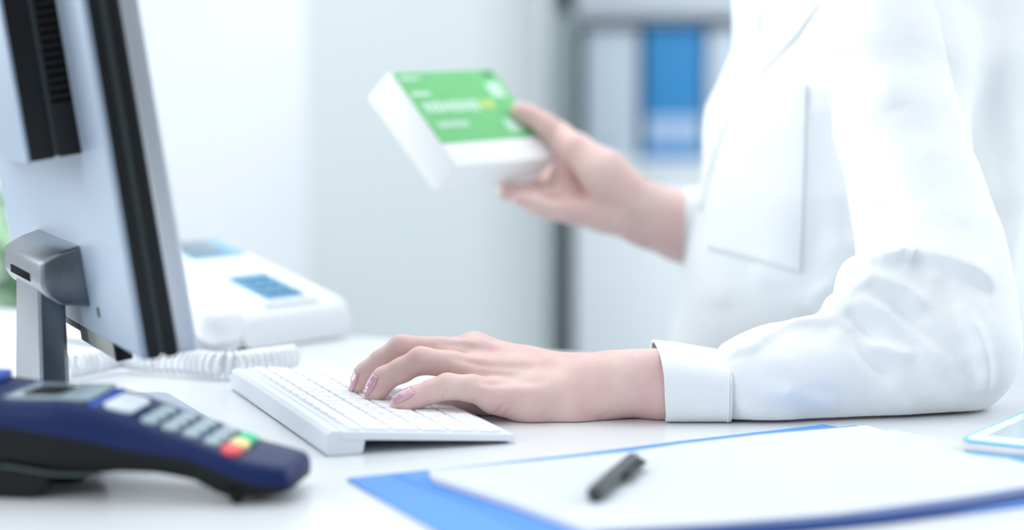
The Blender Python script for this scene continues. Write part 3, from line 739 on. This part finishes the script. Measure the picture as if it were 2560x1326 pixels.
# ---------------------------------------------------------------- the person
def J(x, y, d, r): return (W(x, y, d), r/1000.0)
def chain(Pg, V, pts, k):
    for a_, b_ in zip(pts[:-1], pts[1:]): V = smin(V, cone(Pg, a_[0], b_[0], a_[1], b_[1]), k)
    return V
fingersL = {
 'little': [J(1240, 985, 1.378, 10.4), J(1180, 972, 1.375, 9.3), J(1118, 967, 1.372, 8.9), J(1078, 980, 1.370, 7.9), J(1040, 994, 1.368, 7.7), J(1012, 1006, 1.3665, 6.9), J(996, 1013, 1.366, 6.2)],
 'ring': [J(1205, 930, 1.398, 11), J(1130, 913, 1.398, 9.6), J(1052, 902, 1.398, 9.4), J(1005, 926, 1.399, 8.5), J(962, 947, 1.400, 8.4), J(945, 972, 1.400, 7.6), J(933, 988, 1.400, 6.6)],
 'middle': [J(1190, 885, 1.418, 11.5), J(1100, 878, 1.419, 9.8), J(1005, 872, 1.420, 9.6), J(955, 905, 1.424, 8.7), J(918, 934, 1.428, 8.5), J(906, 960, 1.429, 7.7), J(898, 974, 1.430, 6.8)],
 'index': [J(1186, 873, 1.438, 11.8), J(1110, 880, 1.444, 9.6), J(1040, 888, 1.447, 9.2), J(1000, 912, 1.451, 8.6), J(965, 935, 1.455, 8.2), J(950, 962, 1.457, 7.2)],
 'thumb': [J(1400, 990, 1.42, 14), J(1290, 1003, 1.412, 12), J(1215, 1008, 1.408, 10), J(1165, 1008, 1.405, 9.2), J(1110, 1003, 1.403, 7.6)],
}
def left_hand():
    h = 0.00125; lo = np.array([W(860, 0, 1.40)[0], 1.325, -0.004]); hi = np.array([W(1960, 0, 1.42)[0], 1.482, 0.075])
    Pg = grid(lo, hi, h)
    palm = np.full(Pg.shape[:-1], 1.0)
    K = 0.009
    for pts in (
      [J(1186, 876, 1.438, 11.0), J(1320, 916, 1.436, 12.6), J(1470, 942, 1.425, 14.5)],
      [J(1190, 888, 1.418, 11.0), J(1320, 925, 1.420, 13), J(1470, 948, 1.418, 16)],
      [J(1205, 932, 1.398, 11.0), J(1330, 950, 1.402, 14), J(1480, 965, 1.410, 17)],
      [J(1238, 986, 1.378, 10.8), J(1340, 992, 1.385, 14), J(1480, 988, 1.400, 17)],
      [J(1232, 1000, 1.380, 9), J(1330, 1016, 1.386, 12.4), J(1430, 1024, 1.390, 14.0), J(1462, 1027, 1.392, 13.4)],
      [J(1300, 1003, 1.41, 12), J(1400, 1005, 1.415, 15), J(1460, 1000, 1.415, 15)],
      [J(1470, 958, 1.398, 18.5), J(1520, 963, 1.397, 22.4), J(1660, 963, 1.397, 23.8), J(1680, 968, 1.398, 21.5), J(1960, 970, 1.40, 21)],
      [J(1470, 956, 1.425, 17.5), J(1520, 966, 1.428, 20.5), J(1660, 964, 1.430, 22.5), J(1680, 968, 1.43, 20), J(1960, 970, 1.43, 20)]):
        palm = chain(Pg, palm, pts, K)
    V = palm
    F = []
    for nme, pts in fingersL.items():
        f1 = np.full(V.shape, 1.0); f1 = chain(Pg, f1, pts, 0.0035); F.append((nme, f1))
    # fingers stay apart from each other, but blend into the palm near the knuckles
    for nme, f1 in F: V = smin(V, f1, 0.006) if nme != 'thumb' else smin(V, f1, 0.004)
    # tendons and knuckle swellings
    for a_, b_, r1, r2 in (((1190, 862, 1.434), (1370, 905, 1.425), 4.0, 3.0), ((1200, 905, 1.405), (1400, 925, 1.405), 4.0, 3.0)):
        V = smin(V, cone(Pg, W(*a_), W(*b_), r1/1000, r2/1000), 0.010)
    V = smin(V, cone(Pg, W(1590, 935, 1.388), W(1597, 940, 1.388), 0.0145, 0.0145), 0.012)  # ulna head
    v, f = nets(V, lo, h); v = smooth_mesh(v, f, 3, 0.5)
    N = vnormals(v, f)
    # skin folds at the finger joints and along the edge of the hand
    def crease(v, N, d, pts, amp, wid): return fold(v, N, d, pts, -amp, wid, 'ridge', (0, -1, 0.3))
    for d, pts, a_, w_ in ((1.36, [(1108, 1003), (1112, 988), (1118, 978)], .0010, .0010), (1.36, [(1046, 962), (1044, 975), (1047, 985)], .0004, .0008),
        (1.36, [(1118, 940), (1121, 950), (1118, 962)], .0004, .0008), (1.39, [(1045, 948), (1050, 938), (1052, 930)], .0010, .0010), (1.39, [(1060, 874), (1062, 888), (1058, 898)], .0004, .0009),
        (1.39, [(1052, 873), (1054, 886), (1050, 896)], .0004, .0008), (1.42, [(938, 952), (930, 946), (924, 944)], .0006, .0008), (1.42, [(1000, 846), (1004, 858), (1000, 870)], .0004, .0009),
        (1.375, [(1220, 1045), (1245, 1025), (1262, 1005)], .0009, .0012), (1.375, [(1252, 1050), (1268, 1030), (1276, 1018)], .0005, .0010),
        (1.375, [(1158, 1010), (1175, 1003), (1190, 995)], .0006, .0010),
        (1.385, [(1190, 940), (1230, 948), (1290, 945), (1370, 948)], .0022, .0035), (1.385, [(1120, 893), (1200, 912), (1260, 918), (1340, 920)], .0018, .0032), (1.40, [(1090, 862), (1150, 868), (1200, 878), (1260, 885)], .0014, .003),
        (1.38, [(1496, 1052), (1510, 1040), (1530, 1030)], .0004, .0016)):
        v = crease(v, N, d, pts, a_, w_)
    v[:, 2] = np.maximum(v[:, 2], 0.0004)
    return v, f
def box_plane(px, py, off):
    """point sighted at px,py lying off metres above the printed face of the box"""
    n = -C3; o = np.array([0, 0, CAM_H]); q = W(px, py, 1.8)-o; t = ((O3-o)@n+off)/(q@n); return o+q*t
def B(px, py, off, r): return (box_plane(px, py, off/1000), r/1000)
fR = {
 'thumb': [B(1298, 277, 8.6, 8.4), B(1325, 290, 9.6, 9.4), B(1362, 312, 11.5, 10.6), B(1400, 338, 13, 11.4), (W(1442, 372, 1.815), .013), (W(1530, 460, 1.80), .019)],
 'index': [(W(1405, 440, 1.86), .011), B(1370, 425, -LC*1000-12, 9.2), B(1320, 420, -LC*1000-9, 8.3), B(1275, 415, -LC*1000-8, 7.2)],
 'middle': [(W(1405, 468, 1.845), .011), B(1360, 458, -LC*1000-12, 9.2), B(1310, 452, -LC*1000-9, 8.3), B(1258, 450, -LC*1000-8, 7.4)],
 'ring': [(W(1412, 500, 1.825), .0115), (W(1352, 500, 1.815), .0092), (W(1300, 486, 1.812), .0084), (W(1262, 480, 1.812), .0070)],
 'little': [(W(1430, 528, 1.805), .011), (W(1380, 526, 1.795), .0088), (W(1335, 510, 1.792), .0080), (W(1298, 497, 1.792), .0066)],
}
def right_hand():
    h = 0.0016; lo = np.array([W(1225, 0, 1.9)[0], 1.735, W(0, 700, 1.8)[2]]); hi = np.array([W(1900, 0, 1.86)[0]+0.02, 1.935, W(0, 215, 1.86)[2]])
    Pg = grid(lo, hi, h); V = np.full(Pg.shape[:-1], 1.0)
    for pts in (
      [(W(1442, 372, 1.815), .012), (W(1510, 432, 1.80), .020), (W(1600, 510, 1.81), .021)],
      [(W(1405, 440, 1.86), .011), (W(1500, 435, 1.845), .016), (W(1620, 520, 1.83), .022)],
      [(W(1405, 468, 1.845), .011), (W(1500, 480, 1.84), .015), (W(1620, 540, 1.83), .021)],
      [(W(1412, 500, 1.825), .0115), (W(1510, 515, 1.825), .015), (W(1620, 555, 1.83), .021)],
      [(W(1430, 528, 1.805), .011), (W(1510, 535, 1.805), .0155), (W(1620, 558, 1.82), .0195)],
      [(W(1418, 372, 1.832), .0120), (W(1420, 440, 1.84), .0135), (W(1440, 500, 1.83), .014)],
      [(W(1600, 518, 1.82), .0225), (W(1700, 545, 1.83), .0235), (W(1900, 590, 1.86), .027)],
      [(W(1610, 560, 1.82), .0180), (W(1700, 592, 1.83), .0215), (W(1900, 620, 1.86), .026)]):
        V = chain(Pg, V, pts, 0.010)
    for nme, pts in fR.items():
        f1 = np.full(V.shape, 1.0); f1 = chain(Pg, f1, pts, 0.004); V = smin(V, f1, 0.006)
    # the hand closes against the carton without entering it
    q = Pg-O3; ca = np.abs(q@A3-LA/2)-LA/2; cb = np.abs(q@B3-LB/2)-LB/2; cc = np.abs(q@C3-LC/2)-LC/2
    V = np.maximum(V, -(np.maximum(np.maximum(ca, cb), cc)-0.0006))
    v, f = nets(V, lo, h); return smooth_mesh(v, f, 3, 0.5), f
TC = np.array([0.302, 1.765])
zz = lambda y: W(0, y, 1.765)[2]
front_px = [(-260, 1900), (-160, 1850), (-60, 1834), (0, 1830), (120, 1835), (200, 1802), (270, 1764), (330, 1751), (420, 1752), (500, 1741), (640, 1720), (760, 1705), (880, 1690), (1100, 1678), (1600, 1670)]
back_px = [(-260, 2530), (-160, 2590), (0, 2600), (290, 2562), (500, 2550), (750, 2545), (900, 2540), (1100, 2540), (1600, 2560)]
fz = np.array([zz(a_[0]) for a_ in front_px])[::-1]; fx = np.array([(a_[1]-1280)/F_PX*(1.76 if a_[0] < 300 else 1.79) for a_ in front_px])[::-1]
bz = np.array([zz(a_[0]) for a_ in back_px])[::-1]; bx_ = np.array([(a_[1]-1280)/F_PX*1.765 for a_ in back_px])[::-1]
FD = np.array([-0.97, -0.24])   # the way the chest faces
def torso(Pg, grow=0.0):
    z = Pg[..., 2]; xf = np.interp(z, fz, fx); xb = np.interp(z, bz, bx_); a_ = (xb-xf)/2+grow; cx = (xf+xb)/2
    bw = np.interp(z, [-0.45, -0.1, 0.1, 0.25, 0.33, 0.38], [0.15, 0.145, 0.175, 0.19, 0.165, 0.10])+grow
    X = Pg[..., 0]-cx; Y = Pg[..., 1]-np.interp(z, [-0.02, 0.14], [1.835, TC[1]])
    u = np.sqrt((X/a_)**2+(Y/bw)**2+1e-9); d = (u-1)*np.minimum(a_, bw)
    return np.maximum(d, z-(0.40+grow))
def body():
    h = 0.009; lo = np.array([0.02, 1.33, -0.33]); hi = np.array([0.56, 2.06, 0.80]); Pg = grid(lo, hi, h)
    V = torso(Pg, -0.022)
    V = np.maximum(V, -0.30-Pg[..., 2])
    for pts in ([(W(1850, 970, 1.415), .019), (W(2330, 910, 1.43), .029), (W(2360, 860, 1.43), .033), (W(2290, 450, 1.50), .036), (W(2220, 0, 1.60), .043)],
                [(W(1760, 572, 1.835), .021), (W(2000, 640, 1.93), .03), (W(2150, 300, 1.95), .036), (W(2200, 0, 1.92), .042)],
                [((0.315, 1.74, 0.34), .06), ((0.295, 1.74, 0.47), .050)]):
        V = chain(Pg, V, [(np.array(p), r_) for p, r_ in pts], 0.03)
    # head
    hc = np.array([0.27, 1.74, 0.60]); q = (Pg-hc)/np.array([0.095, 0.075, 0.115]); hd_ = (np.linalg.norm(q, axis=-1)-1)*0.075
    V = smin(V, hd_, 0.02)
    V = smin(V, cone(Pg, hc+np.array([-0.088, 0, 0.005]), hc+np.array([-0.108, 0, -0.022]), 0.006, 0.011), 0.01)
    V = smin(V, cone(Pg, hc+np.array([-0.05, 0, -0.085]), hc+np.array([-0.082, 0, -0.092]), 0.03, 0.018), 0.02)
    v, f = nets(V, lo, h); return smooth_mesh(v, f, 1, 0.5), f
parts = [left_hand(), right_hand(), body()]
vs, fs, o0 = [], [], 0
for v, f in parts: vs.append(v); fs.append(f+o0); o0 += len(v)
person = mesh('person', np.concatenate(vs), np.concatenate(fs), skin_m)
tag(person, 'person in a white coat typing with one hand and holding up a carton', 'person')
# hair
hc = np.array([0.27, 1.74, 0.60]); lo = hc-0.17; Pg = grid(lo, hc+np.array([0.17, 0.17, 0.15]), 0.007)
q = (Pg-hc-np.array([0.018, 0, 0.018]))/np.array([0.105, 0.088, 0.118]); V = (np.linalg.norm(q, axis=-1)-1)*0.088
V = smin(V, cone(Pg, hc+np.array([0.09, 0, -0.01]), hc+np.array([0.13, 0, -0.03]), 0.035, 0.03), 0.02)
V = np.maximum(V, -(np.linalg.norm((Pg-hc-np.array([-0.10, 0, -0.035]))/np.array([0.085, 0.07, 0.10]), axis=-1)-1)*0.07)
v, f = nets(V, lo, 0.007); mesh('hair', smooth_mesh(v, f, 1), f, hair_m, person)
# nails: curved plates moulded to the fingertips
from mathutils.bvhtree import BVHTree
hv_, hf_ = parts[0]
hbv = BVHTree.FromPolygons([tuple(p) for p in hv_], [tuple(map(int, q)) for q in hf_])
def nail(pts, dors, w=0.66, s0=0.10, s1=1.0, over=0.0022, tip=None):
    a_, ra = pts[-3]; b_, rb = pts[-1]
    ax = b_-a_; L = np.linalg.norm(ax); ax = ax/L
    dn = np.array(dors, float); dn = dn-ax*(dn@ax); dn /= np.linalg.norm(dn); sd = np.cross(ax, dn)
    v_, f_ = [], []; nu, nv = 12, 11
    for i in range(nu):
        t = i/(nu-1); s_ = L*(s0+(s1-s0)*min(t, 0.9)/0.9)
        ww = w*(0.72+0.28*min(1, t/0.35)**0.6)*(1-0.22*max(0, (t-0.7)/0.3)**2)
        for j in range(nv):
            c = j/(nv-1)*2-1; an = c*ww
            dr = dn*math.cos(an)+sd*math.sin(an); o_ = a_+ax*(s_-(0.0011*c*c if i == 0 else 0)); src = o_+dr*0.03
            hit = hbv.ray_cast(Vector(tuple(src)), Vector(tuple(-dr)))
            r_ = 0.03-hit[3] if hit[0] is not None and hit[3] < 0.03 else rb
            if i == nu-1: p = pv[j]+ax*over+dr*0.0001
            else: p = o_+dr*(r_+0.00035+0.0003*math.sin(PI*min(1, t)))
            v_.append(p)
        pv = v_[-nv:]
    for i in range(nu-1):
        for j in range(nv-1): f_.append((i*nv+j, i*nv+j+1, (i+1)*nv+j+1, (i+1)*nv+j))
    o = mesh('fingernail', v_, f_, nail_m, person)
    sm = o.modifiers.new('thick', 'SOLIDIFY'); sm.thickness = 0.0005; sm.offset = 0
    return o
nail(fingersL['little'], (-0.45, -0.60, 0.66)); nail(fingersL['ring'], (-0.80, -0.55, 0.35)); nail(fingersL['middle'], (-0.93, -0.42, 0.15)); nail(fingersL['index'], (-0.95, -0.2, 0.15))

# ---- coat: body of the coat
def coat_body():
    h = 0.0045; lo = np.array([0.06, 1.50, -0.36]); hi = np.array([0.54, 2.02, 0.42]); Pg = grid(lo, hi, h)
    V = torso(Pg, 0.0)
    V = smin(V, chain(Pg, np.full(V.shape, 1.0), [(W(2225, -60, 1.615), .055), (W(2260, 150, 1.58), .046), (W(2290, 420, 1.54), .044)], 0.02), 0.035)
    V = np.maximum(V, -0.33-Pg[..., 2])
    V = np.maximum(V, 0.03-np.hypot(Pg[..., 0]-0.30, Pg[..., 1]-1.74)-np.where(Pg[..., 2] > 0.34, 0, 1))
    v, f = nets(V, lo, h); v = smooth_mesh(v, f, 3, 0.5); N = vnormals(v, f)
    FL = [([(1960, 225), (2050, 150), (2160, 60), (2260, -40)], .006, .012, 'ridge'), ([(1990, 200), (2080, 120), (2150, 40)], -.003, .010, 'ridge'),
          ([(1880, 60), (1860, 140), (1842, 230), (1800, 320), (1775, 410), (1762, 520)], -.005, .0045, 'ridge'),
          ([(1930, 60), (1905, 110), (1870, 170)], -.005, .006, 'ridge'), ([(1985, 60), (1960, 120), (1890, 190)], .004, .009, 'ridge'),
          ([(2030, 230), (2040, 400), (2035, 560), (2020, 700)], -.005, .014, 'ridge'), ([(2110, 160), (2080, 300), (2095, 440), (2120, 600)], -.010, .012, 'ridge'),
          ([(2060, 700), (2090, 740), (2050, 800)], .006, .014, 'ridge'), ([(1900, 680), (1990, 700), (2060, 760)], .004, .016, 'ridge'),
          ([(1760, 620), (1800, 700), (1840, 800)], .003, .014, 'ridge'), ([(2400, 0), (2440, 200), (2500, 420), (2540, 600)], -.003, .020, 'ridge'),
          ([(2460, 60), (2490, 240), (2550, 400)], .0015, .018, 'ridge')]
    for pts, a_, w_, k_ in FL: v = fold(v, N, 1.62, pts, a_, w_, k_)
    return v, f
v, f = coat_body(); lab = mesh('lab_coat', v, f, coat_m, person)
def surf_patch(v, left, right, name, m, parent, thick=0.0016, lift=0.0022, n=30):
    """a cloth panel laid on the coat between two edge lines"""
    from mathutils.bvhtree import BVHTree
    bv = BVHTree.FromPolygons([tuple(p) for p in v], [tuple(map(int, q)) for q in f])
    def along(P, t):
        P = np.array(P, float); L = np.concatenate([[0], np.cumsum(np.linalg.norm(np.diff(P, axis=0), axis=1))]); L /= L[-1]
        return np.array([np.interp(t, L, P[:, 0]), np.interp(t, L, P[:, 1])])
    last = 1.65; o_ = Vector((0, 0, CAM_H)); out = np.zeros((n, n, 3))
    for i in range(n):
        a_ = along(left, i/(n-1)); b_ = along(right, i/(n-1))
        for j in range(n):
            x, y = b_+(a_-b_)*(j/(n-1))
            dr = (Vector(tuple(W(x, y, 1.5)))-o_).normalized(); hit = bv.ray_cast(o_, dr)
            if hit[0] is not None and (j < 3 or abs(hit[0].y-last) < 0.05): p = np.array(hit[0]); last = p[1]
            else: p = W(x, y, last+0.002)
            out[i, n-1-j] = p
    for _ in range(6): out[1:-1, 1:-1] = (out[:-2, 1:-1]+out[2:, 1:-1]+out[1:-1, :-2]+out[1:-1, 2:])/4
    out[..., 1] -= lift
    vs_ = out.reshape(-1, 3); fs_ = [(i*n+j, i*n+j+1, (i+1)*n+j+1, (i+1)*n+j) for i in range(n-1) for j in range(n-1)]
    ob = mesh(name, vs_, fs_, m, parent); sm = ob.modifiers.new('thick', 'SOLIDIFY'); sm.thickness = thick; sm.offset = 0
    return ob
surf_patch(v, [(1864, 172), (1825, 300), (1790, 440), (1768, 622)], [(2016, 214), (2012, 400), (2002, 682)], 'chest_pocket', coat_m, lab, 0.0018, 0.0018)
surf_patch(v, [(1840, 20), (1840, 120), (1808, 205), (1770, 280), (1757, 340), (1758, 420), (1748, 520)], [(1905, 20), (1892, 110), (1858, 215), (1815, 310), (1788, 380), (1770, 450), (1752, 530)], 'front_placket', coat_m, lab, 0.0022, 0.002)
surf_patch(v, [(1945, -90), (1905, 60), (1870, 176)], [(2120, -90), (1990, 90), (1896, 190)], 'lapel', coat_m, lab, 0.0022, 0.002)

# ---- left sleeve with its folds
def left_sleeve():
    h = 0.0024; lo = np.array([W(1786, 0, 1.42)[0], 1.325, 0.0]); hi = np.array([0.42, 1.68, 0.34]); lo[2] = -0.006
    Pg = grid(lo, hi, h); V = np.full(Pg.shape[:-1], 1.0)
    V = chain(Pg, V, [J(1812, 969, 1.432, 22.5), J(1870, 962, 1.430, 27), J(1950, 946, 1.42, 31)], 0.01)
    V = chain(Pg, V, [J(1812, 969, 1.395, 23.4), J(1860, 963, 1.398, 27.5), J(1950, 946, 1.404, 32.5), J(2080, 932, 1.415, 36.5), J(2220, 915, 1.425, 40), J(2370, 868, 1.435, 47.5)], 0.02)
    V = chain(Pg, V, [J(2370, 862, 1.435, 47.5), J(2345, 740, 1.455, 50), J(2325, 620, 1.475, 49), J(2290, 480, 1.500, 45), J(2245, 320, 1.53, 43.5), J(2215, 150, 1.565, 45), J(2200, -100, 1.61, 52)], 0.02)
    # puckers in the crook of the elbow
    for a_, b_, r_, k_ in (((2088, 768, 1.405), (2120, 772, 1.405), 9, .008), ((2100, 800, 1.40), (2125, 808, 1.40), 9, .008), ((2140, 745, 1.41), (2190, 715, 1.41), 10, .010),
                          ((2150, 690, 1.425), (2230, 668, 1.415), 15, .010), ((2140, 720, 1.43), (2160, 700, 1.43), 12, .010), ((2000, 826, 1.40), (2090, 812, 1.40), 7.5, .010), ((2180, 800, 1.42), (2240, 780, 1.42), 26, .02)):
        V = smin(V, cone(Pg, W(*a_), W(*b_), r_/1000, r_/1000), k_)
    V = np.maximum(V, W(1807, 0, 1.40)[0]-Pg[..., 0])
    v, f = nets(V, lo, h); v = smooth_mesh(v, f, 2, 0.5); N = vnormals(v, f)
    FL = [
      ([(1805, 903), (1840, 884), (1885, 872), (1920, 848), (1965, 826), (2010, 814), (2085, 812), (2110, 820)], .0030, .0035, 'step'),
      ([(2150, 632), (2200, 624), (2240, 622), (2268, 630)], -.0075, .0056, 'ridge'),
      ([(2150, 655), (2200, 640), (2250, 640), (2270, 636)], .0050, .0036, 'ridge'),
      ([(2180, 668), (2280, 650), (2380, 672), (2450, 700), (2500, 740)], .0065, .0060, 'step'),
      ([(2128, 684), (2165, 682), (2192, 692), (2170, 714), (2128, 738)], .0045, .0026, 'ridge'),
      ([(2180, 695), (2260, 720), (2330, 770)], .0038, .0055, 'ridge'), ([(2180, 712), (2240, 745), (2300, 790), (2330, 780)], -.0034, .0055, 'ridge'),
      ([(2150, 745), (2215, 785), (2290, 842), (2370, 900), (2440, 958)], .0046, .0046, 'ridge'), ([(2230, 775), (2300, 832), (2400, 900), (2455, 940)], -.0040, .0080, 'ridge'),
      ([(2085, 815), (2110, 850), (2150, 910), (2200, 960), (2290, 1030)], .0042, .0048, 'ridge'), ([(2110, 830), (2170, 900), (2230, 950)], -.0036, .0080, 'ridge'),
      ([(2120, 780), (2160, 815), (2205, 862)], -.0050, .0045, 'ridge'), ([(2170, 855), (2215, 878), (2258, 888), (2268, 868)], .0046, .0046, 'ridge'), ([(2120, 800), (2150, 850), (2190, 885)], .0030, .0040, 'ridge'),
      ([(2400, 760), (2450, 850), (2465, 940), (2462, 985)], .0046, .0055, 'ridge'), ([(2360, 700), (2400, 790), (2430, 880)], -.0040, .010, 'ridge'),
      ([(2300, 860), (2350, 960), (2420, 1010)], .0026, .0080, 'ridge'), ([(1900, 960), (2000, 985), (2090, 1012)], .0030, .0060, 'ridge'), ([(1860, 900), (1900, 930), (1960, 960)], -.0016, .009, 'ridge'),
      ([(1960, 870), (1975, 930), (1990, 970)], .0018, .008, 'ridge'), ([(2040, 850), (2060, 910), (2050, 970)], .0018, .010, 'ridge'), ([(1840, 1000), (1900, 1030), (2000, 1040)], .0016, .006, 'ridge'),
      ([(2205, 545), (2180, 480), (2215, 470), (2240, 520)], -.003, .010, 'ridge'), ([(2200, 570), (2225, 520), (2240, 480)], .0040, .007, 'ridge'),
      ([(2120, 170), (2098, 280), (2112, 400), (2140, 500)], .0030, .0040, 'ridge'), ([(2200, 120), (2170, 190), (2140, 260)], -.0060, .012, 'ridge'), ([(2210, 60), (2270, 160), (2300, 280)], .003, .014, 'ridge')]
    for i in range(7):
        y = 910+20*i; FL.append(([(1813, y), (1826, y-3), (1842, y-8)], .0011, .0016, 'ridge'))
    for pts, a_, w_, k_ in FL: v = fold(v, N, 1.385, pts, a_, w_, k_)
    v = smooth_mesh(v, f, 3, 0.5)
    v[:, 2] = np.maximum(v[:, 2], 0.0024)
    return v, f
v, f = left_sleeve(); slv = mesh('sleeve', v, f, coat_m, lab)
# cuff of the left sleeve
se = lambda c: math.copysign(abs(c)**0.62, c)
rings = []
xs = [(1647, 866, 1056), (1649, 864, 1058), (1700, 870, 1058), (1760, 880, 1057), (1806, 888, 1056), (1812, 890, 1056), (1818, 893, 1054)]
for i, (x, yt, yb) in enumerate(xs):
    p = W(x, (yt+yb)/2, 1.402); rz = (yb-yt)/2*1.402/F_PX; ry = 0.0455
    lean = 0.0045 if i < 2 else 0.003*(1-i/6)
    ring = []
    for k in range(48):
        a = 2*PI*k/48; ring.append((p[0]+(-lean*math.sin(a)*0.6+lean*0.3*(-math.cos(a))), p[1]+0.008+ry*se(math.cos(a)), max(0.0008, p[2]+rz*se(math.sin(a))*(1.05 if a < PI else 1.0))))
    rings.append(ring)
v_, f_ = loft(rings, caps=False); cf = mesh('cuff', v_, f_, coat_m, slv, sharp=60)
sm = cf.modifiers.new('thick', 'SOLIDIFY'); sm.thickness = 0.0020; sm.offset = -1
# stitched seam where cuff meets sleeve
p = W(1811, 973, 1.402); pts = [(p[0]+0.001*math.cos(a), p[1]+0.008+0.0462*se(math.cos(a)), max(0.001, p[2]+0.0236*se(math.sin(a)))) for a in np.linspace(0, 2*PI, 60)]
MB().tube(pts, 0.0005, 6, caps=False).build('cuff_seam', coat_m, cf)
# ---- right sleeve
lo = np.array([W(1700, 0, 1.83)[0], 1.76, W(0, 760, 1.8)[2]]); Pg = grid(lo, np.array([0.46, 2.06, 0.36]), 0.005); V = np.full(Pg.shape[:-1], 1.0)
V = chain(Pg, V, [(W(1700, 545, 1.83), .028), (W(1800, 570, 1.85), .034), (W(2000, 640, 1.94), .045), (W(2120, 400, 1.97), .050), (W(2200, -60, 1.93), .055)], 0.02)
V = smin(V, chain(Pg, np.full(V.shape, 1.0), [(W(1700, 590, 1.83), .026), (W(1800, 620, 1.85), .032)], .02), .015)
V = np.maximum(V, W(1706, 0, 1.83)[0]-Pg[..., 0])
v, f = nets(V, lo, 0.005); mesh('sleeve', smooth_mesh(v, f, 1), f, coat_m, lab)
